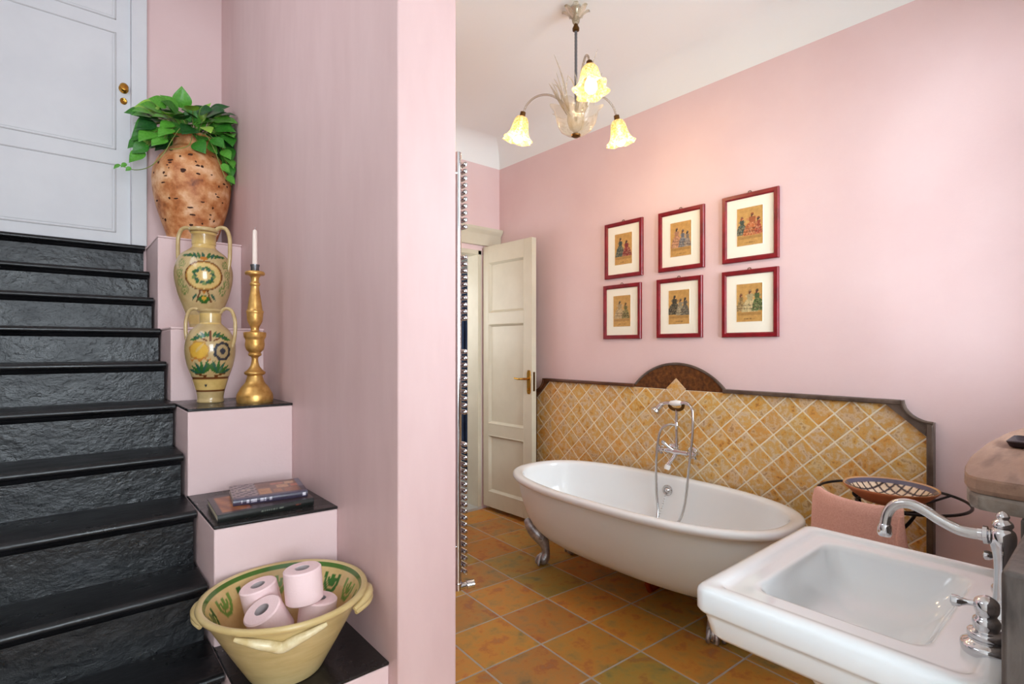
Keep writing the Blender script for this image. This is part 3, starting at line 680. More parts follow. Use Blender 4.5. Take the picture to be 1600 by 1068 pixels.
# ------------------------------------------------------------------ books
def book(name, A, B, Cc, D_, z0, z1, cover, label, spine_col):
    """A,B spine corners (front), Cc,D_ back corners, as (x, y)"""
    cx = (A[0]+Cc[0])/2; cy = (A[1]+Cc[1])/2
    r = thing(name, (cx, cy, z0), label, 'book', 'books on the plinth')
    A, B, Cc, D_ = [Vector((p[0], p[1], 0)) for p in (A, B, Cc, D_)]
    n = 60; m_ = 44; t = .0028
    for nm, za, zb in (('back_cover', z0, z0+t), ('front_cover', z1-t, z1)):
        mbx = MB(); mbx.c = []
        for i in range(m_+1):
            for j_ in range(n+1):
                u, v = j_/n, i/m_
                p = (A*(1-u)+B*u)*(1-v)+(D_*(1-u)+Cc*u)*v
                mbx.v.append((p.x, p.y, zb)); mbx.c.append(cover(u, v))
        w_ = n+1
        for i in range(m_):
            for j_ in range(n): a = i*w_+j_; mbx.f.append((a, a+1, a+w_+1, a+w_))
        rim = [i for i in range(w_)]+[i*w_+n for i in range(1, m_+1)]+[m_*w_+j_ for j_ in range(n-1, -1, -1)]+[i*w_ for i in range(m_-1, 0, -1)]
        b = len(mbx.v)
        for i in rim: x, y, _ = mbx.v[i]; mbx.v.append((x, y, za)); mbx.c.append(spine_col)
        k = len(rim)
        for i in range(k): mbx.f.append((rim[i], b+i, b+(i+1) % k, rim[(i+1) % k]))
        mbx.f.append(tuple(b+i for i in range(k)))
        mbx.build(nm, M['bookcover'], r)
    ins = lambda p, q, s_: p+(q-p)*s_
    q = [A, B, ins(B, Cc, .975), ins(A, D_, .975)]; q = [ins(q[0], q[1], .008), ins(q[1], q[0], .008), ins(q[2], q[3], .012), ins(q[3], q[2], .012)]
    MB().loft([[(p.x, p.y, z) for p in q] for z in (z0+t, z1-t)]).build('page_block', M['pages'], r)
    sp = MB(); sp.c = []; nz, nu = 14, 90; nrm = (A-D_).normalized()
    for i in range(nz+1):
        for j_ in range(nu+1):
            p = A+(B-A)*(j_/nu)+nrm*(.0035*sin(pi*i/nz)); sp.v.append((p.x, p.y, z0+(z1-z0)*i/nz)); sp.c.append(spinefn(name, j_/nu, i/nz, spine_col))
    for i in range(nz):
        for j_ in range(nu): a = i*(nu+1)+j_; sp.f.append((a, a+1, a+nu+2, a+nu+1))
    b = len(sp.v)
    for i in range(nz+1):
        for j_ in (0, nu): p = A+(B-A)*(j_/nu)-nrm*.002; 
    sp.build('spine', M['bookcover'], r)
    return r
rb = random.Random(5); LETT = [rb.random() for _ in range(200)]
def spinefn(name, u, v, base):
    if name == 'top_book': pass
    if base[2] > .02 and .10 < u < .52 and .28 < v < .74:
        k = int((u-.10)*90); return C(196, 190, 206) if LETT[k % 200] < .68 and not (.45 < v < .55 and LETT[(k*7) % 200] < .4) else base
    if base[2] > .02 and .93 < u < .975 and .25 < v < .75: return C(220, 216, 226)
    if base[2] <= .02 and .42 < u < .66 and .36 < v < .62:
        k = int((u-.40)*110); return C(120, 126, 116) if LETT[(k+50) % 200] < .55 else base
    if base[2] <= .02 and .78 < u < .86 and .4 < v < .6: return C(120, 60, 50) if LETT[int(u*200) % 200] < .6 else base
    return base
def cover_low(u, v):
    if u > .06 and u < .34 and .08 < v < .9: return mix(C(186, 118, 68), C(150, 78, 44), .5+.5*sin(u*37+v*11))
    if u <= .06 or v < .06: return C(56, 44, 54)
    return C(70, 50, 50)
def cover_top(u, v):
    c = C(138, 98, 84)
    if v < .10: return C(84, 74, 100)
    if u < .34:
        c = C(160, 142, 144) if sin(u*60)*sin(v*33+u*20) > -.2 else C(84, 72, 86)
        if abs(v-.55) < .05 and .06 < u < .28 and LETT[int(u*300) % 200] < .6: c = C(196, 176, 160)
        return c
    if u > .92: return C(120, 118, 134) if v > .4 else C(70, 60, 80)
    if v > .88: return C(110, 74, 62)
    for (x0, x1, y0, y1, col) in ((.36, .53, .12, .52, C(206, 148, 96)), (.56, .68, .16, .40, C(184, 128, 92)), (.62, .80, .44, .66, C(216, 164, 122)), (.70, .90, .12, .40, C(168, 110, 84)), (.82, .92, .46, .64, C(212, 128, 104)), (.56, .74, .72, .86, C(196, 122, 100)), (.76, .9, .70, .86, C(220, 176, 136)), (.38, .54, .60, .84, C(120, 80, 66))):
        if x0 < u < x1 and y0 < v < y1: return mix(col, C(140, 90, 70), .2+.25*sin(u*90)*sin(v*70))
    return c
book('large_book', (.386, 1.938), (.700, 1.940), (.726, 2.190), (.402, 2.192), .7092, .735, cover_low, 'wide dark-spined book lying flat under the smaller book on the plinth', C(34, 36, 34))
book('paperback_book', (.449, 2.012), (.690, 1.975), (.726, 2.185), (.482, 2.222), .7352, .7575, cover_top, 'smaller purple-spined illustrated book lying on top of the larger book', C(70, 62, 84))

# ------------------------------------------------------------------ bowl with toilet rolls
BX, BY = .512, 1.648
bw = thing('earthenware_bowl', (BX, BY, .3242), 'large flared straw-glazed bowl with green painted inside, on the lowest plinth', 'bowl')
def tilt(p): return p
outp = sprof([(.098, .3242), (.104, .328), (.118, .352), (.150, .408), (.182, .466), (.212, .520), (.222, .536)], 7)
bo = MB().lathe(outp+[(.232, .540), (.2365, .548), (.234, .556), (.226, .558), (.218, .554)], BX, BY, 96, cap=True)
bo.f.pop()     # open at the top: the painted lining closes it
bo.build('bowl_wall', M['bowlout'], bw, angle=60)
inp = sprof([(.218, .554), (.210, .540), (.190, .505), (.160, .452), (.128, .396), (.104, .356), (.090, .345), (.04, .341), (.001, .340)], 9)
def bowlin(t, r, z):
    c = C(212, 172, 116) if z < .50 else C(218, 186, 130)
    s_ = .555-z
    if .001 < s_ < .013 and abs(wrap(t-.2)) > 1.0: return C(70, 112, 40)
    per = 2*pi/13; a = wrap(t+.1); kx = math.floor(a/per+.5); u = (a-kx*per)*.19; v = s_-.030
    if s_ < .016 or s_ > .11: return c
    col = C(56, 108, 36) if kx % 2 else C(110, 142, 62)
    e = hypot(u/.030, max(0, v-.012)/.040)
    if v > .012 and .70 < e < 1.04: c = col
    if v <= .012 and v > -.004 and .020 < abs(u) < .032: c = col
    e2 = hypot(u/.017, max(0, v-.008)/.026)
    if v > .008 and .58 < e2 < 1.08: c = col
    if abs(u) < .0065 and 0 < v < .022: c = col
    return c
mbx = painted_lathe(inp, BX, BY, 320, bowlin); mbx.f = mbx.f[1:] if len(mbx.f[0]) > 4 else mbx.f
mbx.f = [q for q in mbx.f if len(q) == 4]
mbx.build('painted_lining', M['glaze'], bw, angle=60)
def lug(th, m_, name, zc_, span=.42, drop=0.0):
    P = []
    for k in range(9):
        t = -1+k/4; a = th+t*span; bulge = .017*(1-t*t); zz_ = zc_-.012*t*t-drop*(1-abs(t))**1
        r = .222+bulge if drop == 0 else (.2365-.62*(.548-zz_)+.006)
        P.append((BX+r*cos(a), BY+r*sin(a), zz_))
    pts = spline(P, 4)
    g = MB().tube(pts, [.006+.009*sin(pi*i/(len(pts)-1)) for i in range(len(pts))], 10)
    g.build(name, m_, bw, angle=60)
th0 = atan2(-BY, -BX)
lug(th0+1.35, M['bowlout'], 'lug_handle', .532, .38); lug(th0+1.35, M['bowlout'], 'lug_handle', .516, .33)
lug(th0-1.72, M['bowlout'], 'lug_handle', .530, .34); lug(th0-1.72, M['bowlout'], 'lug_handle', .514, .28)
lug(th0-.05, M['lugcream'], 'front_lug', .545, .50, .052)
def roll(c, ax, label, R=.054, H=.098):
    ax = Vector(ax).normalized(); q = Vector((0, 0, 1)).rotation_difference(ax).to_matrix().to_4x4()
    m_ = Matrix.Translation(c) @ q; h = H/2
    r = thing('toilet_roll', tuple(c), label, 'toilet roll', 'pink toilet rolls in the bowl')
    pr_ = [(.021, -h), (.050, -h), (R, -h+.004), (R+.0003, 0), (R, h-.004), (.050, h), (.021, h)]
    t = MB(); n = 40
    rings = [[m_ @ Vector((a*cos(2*pi*j_/n), a*sin(2*pi*j_/n), z)) for j_ in range(n)] for a, z in pr_]
    t.loft(rings, closed=True); t.build('paper', M['roll'], r, angle=30)
    k = MB(); rings = [[m_ @ Vector((a*cos(2*pi*j_/24), a*sin(2*pi*j_/24), z)) for j_ in range(24)] for a, z in ((.0212, -h+.001), (.0212, h-.001), (.0195, h-.0005), (.0195, -h+.001))]
    k.loft(rings, closed=True); k.build('core', M['core'], r)
    return r
roll((.590, 1.608, .473), (.12, -.02, 1), 'pink toilet roll lying under the tall upright one, right of the pile', H=.10)
roll((.553, 1.618, .572), (-.06, .05, 1), 'topmost pink toilet roll standing upright on the others')
roll((.470, 1.748, .504), (-.22, .05, 1), 'pink toilet roll at the back left, half hidden by the front roll')
roll((.462, 1.640, .482), (-.52, -.12, 1), 'pink toilet roll at the front left leaning towards the rim')

# ------------------------------------------------------------------ tiled splashback with wooden frame
bs = thing('tiled_splashback', (W, 1.72, 0), 'honey stone tile splashback set diagonally in a dark wood frame with arched crest', 'splashback')
PY0, PY1, PZ = 0.549, 2.900, 1.041
outline = [(PY0, 0.0), (PY1, 0.0), (PY1, .918), (PY1-.135, PZ), (PY0+.142, PZ), (PY0, .918)]
MB().prism(outline, 'x', W-.024, W).build('grout_bed', M['sgrout'], bs)
hy, hz_ = .0690, .0660
gy, gz = .0046*1.05, .0046
full = None
def st_tile(cy, cz, poly, whole):
    global full
    if whole and full is not None:
        o = bpy.data.objects.new('tile', full); COL.objects.link(o); o.parent = bs
    else:
        q = [(a-cy, b-cz) for a, b in poly]
        k_ = lambda s_, x: [(x, a*s_, b*s_) for a, b in q]
        o = MB().loft([k_(1, .0), k_(1, -.0012), k_(.97, -.0024)]).build('tile', M['travertine'], bs, origin=(0, 0, 0), angle=20)
        if whole: full = o.data
    o.location = Vector((W-.024, cy, cz))-ROOT[bs.name]
    return o
for n in range(-19, 20):
    for m_ in range(0, 18):
        if (n+m_) % 2 == 0: continue
        cy, cz = 1.72+n*hy, 1.112-m_*hz_
        dia = [(cy-hy+gy, cz), (cy, cz-hz_+gz), (cy+hy-gy, cz), (cy, cz+hz_-gz)]
        p = dia
        if cz < .12: continue
        if not (n == 0 and m_ == 1):
            e = .0015
            p = clip_half(p, -1, 0, -(PY0+e)); p = clip_half(p, 1, 0, PY1-e); p = clip_half(p, 0, 1, PZ-e)
            for (ax_, az_), (bx_, bz_) in (((PY1, .918), (PY1-.135, PZ)), ((PY0, .918), (PY0+.142, PZ))):
                nx, ny = (bz_-az_), -(bx_-ax_)
                if nx*1.7+ny*.5 > nx*ax_+ny*az_: nx, ny = -nx, -ny
                l_ = hypot(nx, ny); nx /= l_; ny /= l_
                p = clip_half(p, nx, ny, nx*ax_+ny*az_-e)
        if len(p) < 3 or area2(p) < 1.5e-4: continue
        st_tile(cy, cz, p, abs(area2(p)-area2(dia)) < 1e-7)
def rail(name, y0, y1, z0, z1, m):
    MB().box(W-.046, W, y0, y1, z0, z1).build(name, m, bs, bevel=.005, seg=3)
rail('top_rail', .63, 1.4275, PZ, 1.061, M['edgewood']); rail('top_rail', 2.008, 2.815, PZ, 1.061, M['walnut'])
rail('side_rail', .526, PY0, 0.0, .975, M['edgewood']); rail('side_rail', PY1, 2.914, 0.0, .967, M['walnut'])
def corner(sgn, yo, ytop, zlow, yin_top, zin, m):
    cyc = yo; czc = 1.061; rad = abs(ytop-yo); pts = []
    for k in range(9):
        a = k/8*pi/2; pts.append((cyc+sgn*rad*cos(a), czc-(czc-zlow)*sin(a)))
    poly = pts+[(yo+sgn*.022, zin), (yin_top, PZ)]
    MB().prism(poly, 'x', W-.040, W).build('corner_bracket', m, bs, angle=30)
    o = spline([(W-.043, a, b) for a, b in pts], 3)
    MB().tube(o, .0065, 8).build('corner_moulding', m, bs)
corner(1, .526, .632, .975, PY0+.142, .918, M['edgewood']); corner(-1, 2.914, 2.815, .967, PY1-.135, .918, M['walnut'])
Rm = .382; zm = .809; half = .289; a0 = math.asin(half/Rm)
arc = [(1.718+Rm*sin(a0*(1-2*k/28)), zm+Rm*cos(a0*(1-2*k/28))) for k in range(29)]
MB().prism(arc+[(1.718-half, PZ), (1.718+half, PZ)], 'x', W-.022, W).build('crest', M['medal'], bs, angle=30)
MB().tube([(W-.022, a, b) for a, b in arc], .0075, 8).build('crest_moulding', M['edgewood'], bs)

# ------------------------------------------------------------------ clawfoot bath
TX, TY = 2.293, 1.695
def sup(a, l, z, n=2.5, k=112):
    out = []
    for i in range(k):
        t = 2*pi*i/k; c, s_ = cos(t), sin(t)
        out.append((TX+a*math.copysign(abs(c)**(2/n), c), TY+l*math.copysign(abs(s_)**(2/n), s_), z))
    return out
tb = thing('clawfoot_bathtub', (TX, TY, 0), 'white double-ended roll-top bathtub on worn metal claw feet', 'bathtub')
ext = spline([(.386, .790, .514), (.372, .775, .512), (.366, .768, .47), (.352, .752, .40), (.325, .722, .315), (.280, .675, .235), (.205, .600, .180), (.11, .49, .160)], 4)
MB().loft([sup(p.x, p.y, p.z) for p in ext], cap0=False).build('outer_shell', M['tubout'], tb, angle=60)
inn = spline([(.376, .780, .513), (.390, .795, .5135), (.400, .805, .523), (.403, .808, .534), (.399, .804, .545), (.388, .793, .551), (.368, .773, .5515), (.350, .756, .546), (.340, .747, .532), (.333, .739, .48), (.314, .716, .38), (.275, .668, .285), (.215, .59, .225), (.12, .47, .207), (.04, .2, .204)], 4)
MB().loft([sup(p.x, p.y, p.z) for p in inn], cap0=False).build('basin', M['enamel'], tb, angle=60)
for sx, fx in ((-1, 2.185), (1, 2.401)):
    for sy, fy in ((1, 2.252), (-1, 1.20)):
        f_ = MB()
        pth = spline([(fx+sx*.074, fy+sy*.098, .262), (fx+sx*.048, fy+sy*.066, .206), (fx+sx*.016, fy+sy*.028, .155), (fx+sx*.004, fy+sy*.004, .100), (fx+sx*.004, fy+sy*.004, .058), (fx+sx*.012, fy+sy*.010, .032)], 4)
        rr_ = [.014, .022, .029, .034, .038, .041, .043, .043, .041, .037, .032, .028, .025, .024, .024, .026, .028, .030, .031, .031, .029]
        f_.tube(pth, rr_[:len(pth)], 14)
        f_.ball((fx+sx*.014, fy+sy*.012, .034), .034, 14, 8)
        for a in (-.75, 0, .75):
            d = Vector((sx*.7, sy*.7, 0)).normalized(); d = Vector((d.x*cos(a)-d.y*sin(a), d.x*sin(a)+d.y*cos(a), 0))
            b = Vector((fx+sx*.006, fy+sy*.006, 0))
            f_.tube(spline([b+d*.012+Vector((0, 0, .066)), b+d*.036+Vector((0, 0, .052)), b+d*.050+Vector((0, 0, .028)), b+d*.048+Vector((0, 0, .006))], 4), [.007]*4+[.009]*4+[.010]*4+[.006], 8)
        # scrolled flange that hugs the tub
        f_.tube(spline([(fx-sx*.045, fy+sy*.028, .168), (fx-sx*.015, fy+sy*.038, .160), (fx+sx*.020, fy+sy*.030, .150), (fx+sx*.050, fy-sy*.012, .178)], 4), .012, 10)
        f_.build('foot', M['clawm'], tb, angle=60)
ov = MB(); km = Matrix.Translation((2.621, 1.716, .474)) @ Matrix.Rotation(-pi/2+.10, 4, 'Y')
ov.lathe([(.030, -.006), (.030, .003), (.026, .007), (.018, .006), (.016, .004), (.012, .012), (.005, .016)], n=28, m=km)
ov.build('overflow_plate', M['satin'], tb)
cn = MB()
for k in range(16):
    z = .455-.0135*k; cn.ball((2.608-.0028*k-(.003*k*k/16), 1.720+.0018*k, z), .0042, 8, 6)
cn.build('plug_chain', M['satin'], tb)
MB().tube([(2.33, 1.64, .16), (2.33, 1.64, .05), (2.34, 1.64, .022), (2.42, 1.64, .022), (2.66, 1.64, .022)], .019, 12).build('waste_pipe', M['copper'], tb)

# bath mixer with handset
mx = thing('bath_mixer', (2.708, 1.672, .69), 'chrome wall bath mixer with white-gripped telephone handset and hanging hose', 'tap')
FX = 2.708; bz = .697
b_ = MB(); b_.tube([(2.645, 1.60, bz), (2.645, 1.615, bz), (2.645, 1.645, bz), (2.645, 1.672, bz), (2.645, 1.70, bz), (2.645, 1.73, bz), (2.645, 1.745, bz)], [.013, .016, .013, .022, .013, .016, .013], 14)
for y in (1.608, 1.737):
    b_.tube(spline([(2.645, y, bz), (2.67, y, bz), (FX, y, bz)], 3), .010, 10)
b_.build('mixer_body', M['chrome'], mx)
for y in (1.608, 1.737):
    km = Matrix.Translation((FX, y, bz)) @ Matrix.Rotation(-pi/2, 4, 'Y')
    MB().lathe([(.030, 0), (.030, .004), (.020, .010), (.012, .016)], n=22, m=km).build('wall_flange', M['chrome'], mx)
for y0, sg in ((1.600, -1), (1.745, 1)):
    h_ = MB(); h_.tube([(2.645, y0, bz), (2.645, y0+sg*.02, bz), (2.645, y0+sg*.040, bz), (2.645, y0+sg*.052, bz)], [.009, .011, .013, .004], 12)
    for k in range(4):
        a = k*pi/2+.5; d = Vector((cos(a), 0, sin(a)))
        c0 = Vector((2.645, y0+sg*.036, bz)); h_.tube([c0, c0+d*.018, c0+d*.028, c0+d*.032], [.005, .0055, .0085, .003], 8)
    h_.build('cross_handle', M['chrome'], mx)
MB().tube(spline([(2.645, 1.672, bz-.005), (2.632, 1.680, .668), (2.618, 1.695, .640), (2.610, 1.705, .618)], 5), [.013, .013, .0125, .012, .012, .0115, .011, .011, .011, .011, .0115, .012, .0125, .013, .014, .0145], 12).build('spout', M['chrome'], mx)
MB().tube([(2.611, 1.704, .622), (2.607, 1.708, .606), (2.605, 1.710, .597)], [.0165, .0175, .015], 14).build('spout_tip', M['porcelain'], mx)
MB().tube([(2.635, 1.690, .705), (2.618, 1.715, .728), (2.606, 1.733, .748), (2.601, 1.740, .756)], [.009, .008, .012, .006], 10).build('diverter_lever', M['chrome'], mx)
rz = [bz, .72, .735, .75, .765, .78, .80, .82, .838, .846, .856, .87, .885, .90, .915, .925, .935]
MB().tube([(2.645, 1.672, z) for z in rz], [.012, .010, .013, .008, .011, .0075, .0085, .0075, .010, .0135, .010, .0075, .010, .0075, .0085, .0075, .010], 12).build('riser', M['chrome'], mx)
cr_ = MB(); cr_.tube(spline([(2.640, 1.628, .972), (2.641, 1.632, .948), (2.642, 1.652, .936), (2.645, 1.672, .934), (2.642, 1.692, .936), (2.641, 1.712, .948), (2.640, 1.716, .972)], 4), .0095, 10)
cr_.build('handset_cradle', M['darkbrass'], mx)['label'] = 'dull bronze fork that cradles the handset'
MB().tube([(2.636, 1.708, .968), (2.636, 1.700, .970), (2.636, 1.672, .972), (2.636, 1.645, .974), (2.636, 1.636, .974)], [.011, .0145, .017, .0145, .011], 16).build('handset_grip', M['porcelain'], mx)
hs = MB(); hs.tube(spline([(2.636, 1.704, .969), (2.634, 1.735, .968), (2.628, 1.760, .955), (2.618, 1.776, .935)], 5), [.010]*8+[.012, .014]+[.016]*6, 12)
km = Matrix.Translation((2.614, 1.782, .928)) @ Vector((-.45, .45, -.77)).normalized().to_track_quat('Z', 'Y').to_matrix().to_4x4()
hs.lathe([(.014, -.012), (.022, -.002), (.028, .010), (.028, .016), (.022, .019), (.001, .017)], n=20, m=km)
hs.tube(spline([(2.636, 1.640, .974), (2.634, 1.610, .978), (2.630, 1.585, .970)], 4), [.010]*9, 10)
hs.build('shower_head', M['chrome'], mx)
hp = spline([(2.630, 1.588, .972), (2.62, 1.565, .955), (2.612, 1.552, .92), (2.60, 1.547, .80), (2.585, 1.558, .64), (2.575, 1.575, .45), (2.56, 1.60, .345), (2.53, 1.64, .285), (2.52, 1.69, .270), (2.54, 1.73, .30), (2.575, 1.748, .37), (2.59, 1.768, .47), (2.595, 1.772, .62), (2.60, 1.766, .735), (2.612, 1.752, .815), (2.628, 1.715, .847), (2.645, 1.685, .847)], 9)
MB().tube(hp, [.0070+.0006*(i % 2) for i in range(len(hp))], 10).build('hose', M['satin'], mx, angle=60)

# ------------------------------------------------------------------ framed fashion prints
PAPER = C(206, 162, 92)
def figures(lst):
    rp = random.Random(len(lst)*17+int(lst[0][0]*100)); nz_ = [rp.random() for _ in range(997)]
    def fn(u, v):
        c = mix(PAPER, C(170, 122, 60), .25*nz_[int(u*41+v*1777) % 997])
        if .06 < v < .09 and .3 < u < .7 and nz_[int(u*160) % 997] < .5: c = mix(c, C(90, 64, 36), .6)
        if .17 < v < .24 and abs(u-.5) < .46: c = mix(c, C(132, 96, 52), .45)
        for (x, base, h, wid0, dress, hair, bustle) in lst:
            t = (v-base)/h; du = u-x; wid = wid0*1.28
            if 0 < t < .56:                               # bell skirt, fuller at the hem
                hw = wid*(.24+.76*(1-t/.56)**.42)
                if -hw*(1+bustle) < du < hw*(1+max(0, -bustle)):
                    k = nz_[int((du*60+200)*13+int(v*34)*5) % 997]
                    c = mix(dress, C(46, 34, 26) if k < .30 else C(236, 208, 160), .55 if k < .30 else (.35 if k > .75 else 0))
                    if abs(t-.16) < .025 or abs(t-.30) < .02: c = mix(c, C(60, 40, 30), .5)
            elif .56 <= t < .80:                          # bodice and sleeves
                if abs(du) < wid*.36*(1-.5*abs(t-.72)): c = mix(dress, C(50, 36, 30), .25+.2*nz_[int(du*900+v*700) % 997])
                elif abs(du) < wid*.62 and abs(t-.66-.3*abs(du)) < .045: c = mix(dress, C(214, 170, 122), .4)
            e = hypot(du/.046, (v-base-h*.86)/.036)
            if e < 1: c = C(222, 176, 132)
            if hypot(du/.054, (v-base-h*.90)/.034) < 1 or (hypot((du+.025)/.035, (v-base-h*.85)/.04) < 1): c = hair
            if hypot(du/.05, (v-base-h*.945)/.022) < 1: c = mix(hair, dress, .4)
        return c
    return fn
G1, R1, B1, Y1, O1, GR1, DK, PK = C(66, 92, 84), C(150, 52, 50), C(112, 122, 134), C(196, 168, 96), C(196, 110, 62), C(86, 112, 62), C(58, 52, 44), C(206, 150, 116)
prints = [
    [(.33, .26, .62, .19, G1, C(96, 60, 40), .2), (.68, .25, .52, .22, R1, DK, -.1)],
    [(.32, .26, .60, .20, PK, DK, .1), (.60, .25, .52, .17, B1, C(92, 62, 40), 0), (.82, .25, .46, .14, C(150, 140, 130), DK, 0)],
    [(.20, .28, .50, .17, G1, C(150, 80, 50), .1), (.60, .26, .60, .27, O1, C(96, 56, 36), .1), (.84, .28, .44, .12, C(180, 80, 56), DK, 0)],
    [(.38, .25, .60, .24, C(196, 172, 126), DK, .1), (.72, .25, .52, .18, C(122, 116, 60), C(96, 70, 40), 0)],
    [(.30, .28, .58, .24, C(70, 74, 60), DK, .2), (.58, .25, .50, .18, C(168, 160, 130), C(80, 56, 40), 0), (.80, .26, .52, .17, C(104, 104, 92), DK, 0)],
    [(.18, .28, .48, .15, C(166, 140, 90), C(120, 70, 50), .1), (.53, .25, .60, .24, C(206, 190, 140), C(110, 70, 44), .1), (.80, .28, .58, .20, GR1, C(90, 56, 40), -.2)],
]
plab = ['red-framed fashion print, top left: lady in dark green beside lady in crimson', 'red-framed fashion print, top centre: three seated ladies in peach and grey-blue',
        'red-framed fashion print, top right: ladies in bright orange and dark green', 'red-framed fashion print, bottom left: pale faded pair of ladies in cream and olive',
        'red-framed fashion print, bottom centre: ladies in near-black and grey gowns', 'red-framed fashion print, bottom right: ladies in cream and leaf-green gowns']
pos = [(2.111, 1.733, 2.092), (1.700, 1.734, 2.088), (1.296, 1.736, 2.093), (2.123, 1.341, 1.691), (1.712, 1.342, 1.692), (1.298, 1.339, 1.692)]
for i, (yc, z0, z1) in enumerate(pos):
    r = thing('framed_print', (W, yc, z0), plab[i], 'picture', 'framed fashion prints on the pink wall')
    hw = .1485; b = .025; zc_ = (z0+z1)/2; hh_ = (z1-z0)/2
    def ringf(o_, x): return [(x, yc-hw+o_, z0+o_), (x, yc+hw-o_, z0+o_), (x, yc+hw-o_, z1-o_), (x, yc-hw+o_, z1-o_)]
    MB().loft([ringf(0, W), ringf(0, W-.014), ringf(.003, W-.018), ringf(b-.006, W-.018), ringf(b, W-.013), ringf(b, W-.002)], True, False).build('frame', M['redframe'], r, smooth=False)
    MB().box(W-.008, W-.003, yc-hw+b-.001, yc+hw-b+.001, z0+b-.001, z1-b+.001).build('mount', M['matboard'], r)
    pw_, ph = .0685, .099; zp = zc_+.004
    bv = MB()
    def ringp(e_, x): return [(x, yc-pw_-e_, zp-ph-e_), (x, yc+pw_+e_, zp-ph-e_), (x, yc+pw_+e_, zp+ph+e_), (x, yc-pw_-e_, zp+ph+e_)]
    bv.loft([ringp(.0022, W-.0082), ringp(.0, W-.0098), ringp(-.0002, W-.0083)], False, False); bv.build('mount_bevel', M['matboard'], r, smooth=False)
    pm = MB(); pm.c = []; nu, nv = 56, 80; fn = figures(prints[i])
    for a in range(nv+1):
        for c_ in range(nu+1):
            u, v = c_/nu, a/nv
            pm.v.append((W-.0086, yc+pw_-2*pw_*u, zp-ph+2*ph*v)); pm.c.append(fn(u, v))
    for a in range(nv):
        for c_ in range(nu): k = a*(nu+1)+c_; pm.f.append((k, k+1, k+nu+2, k+nu+1))
    pm.build('print', M['printed'], r)
    MB().tube(spline([(W-.008, yc-.009, z1-.002), (W-.008, yc-.007, z1+.006), (W-.008, yc, z1+.009), (W-.008, yc+.007, z1+.006), (W-.008, yc+.009, z1-.002)], 3), .0022, 6).build('hanging_ring', M['darkbrass'], r)

# ------------------------------------------------------------------ glass chandelier
HX, HY = 1.88, 1.735
chd = thing('chandelier', (HX, HY, 2.92), 'three-arm glass chandelier with lit amber bell shades and a ruffled glass bowl', 'chandelier')
def ruffle(prof, cx, cy, n, m=None, lobes=8, ph=0.0):
    """prof: (r, z, ripple in r, ripple in z)"""
    rings = []
    for r, z, ar, az in prof:
        ring = []
        for j_ in range(n):
            t = 2*pi*j_/n; c = cos(lobes*t+ph)
            ring.append(Vector((cx+(r+ar*c)*cos(t), cy+(r+ar*c)*sin(t), z+az*c)))
        rings.append([m @ p for p in ring] if m is not None else ring)
    return rings
MB().lathe([(.026, 2.92), (.026, 2.912), (.016, 2.905), (.010, 2.890)], HX, HY, 24).build('ceiling_plate', M['satin'], chd)
MB().lathe(sprof([(.010, 2.836), (.017, 2.846), (.019, 2.862), (.012, 2.876), (.009, 2.892)], 4), HX, HY, 24).build('canopy_knop', M['clear'], chd)
for k in range(7):
    a = k*2*pi/7+.3; d = Vector((cos(a), sin(a), 0)); t_ = Vector((-d.y, d.x, 0)); c0 = Vector((HX, HY, 0)); pt = MB(); rings = []
    for r_, z, w_ in ((.010, 2.856, .006), (.022, 2.868, .012), (.036, 2.884, .016), (.050, 2.896, .015), (.062, 2.902, .010), (.068, 2.901, .003)):
        rings.append([c0+d*r_+t_*(w_*cos(2*pi*j_/8))+(Vector((0, 0, 1))-d*.6)*(.0022*sin(2*pi*j_/8))+Vector((0, 0, z+.005*abs(cos(2*pi*j_/8)))) for j_ in range(8)])
    pt.loft(rings).build('canopy_petal', M['clear'], chd, angle=80)
MB().lathe([(.008, 2.802), (.016, 2.806), (.017, 2.816), (.012, 2.826), (.009, 2.836)], HX, HY, 20).build('collar', M['darkbrass'], chd)
rd = [(HX, HY, 2.372+k*.0085) for k in range(52)]
MB().tube(rd, [.0062+.0012*(k % 2) for k in range(52)], 10).build('rod', M['pewter'], chd)
bwl = MB(); bwl.loft(ruffle([(.016, 2.303, 0, 0), (.048, 2.310, 0, 0), (.074, 2.328, .001, 0), (.091, 2.356, .003, .001), (.098, 2.386, .005, .002), (.100, 2.410, .008, .004), (.110, 2.428, .012, .007), (.118, 2.429, .014, .009)], HX, HY, 96, lobes=7), True, False)
bwl.build('glass_bowl', M['clear'], chd, angle=80)
MB().loft(ruffle([(.010, 2.318, 0, 0), (.030, 2.335, 0, 0), (.042, 2.375, .002, 0), (.036, 2.41, .004, 0), (.05, 2.44, .008, .004)], HX, HY, 60, lobes=6), True, False).build('inner_cup', M['clear'], chd, angle=80)
MB().lathe([(.001, 2.292), (.012, 2.293), (.022, 2.299), (.024, 2.306), (.014, 2.312)], HX, HY, 24).build('bottom_finial', M['darkbrass'], chd)
ac = atan2(-HY, -HX)
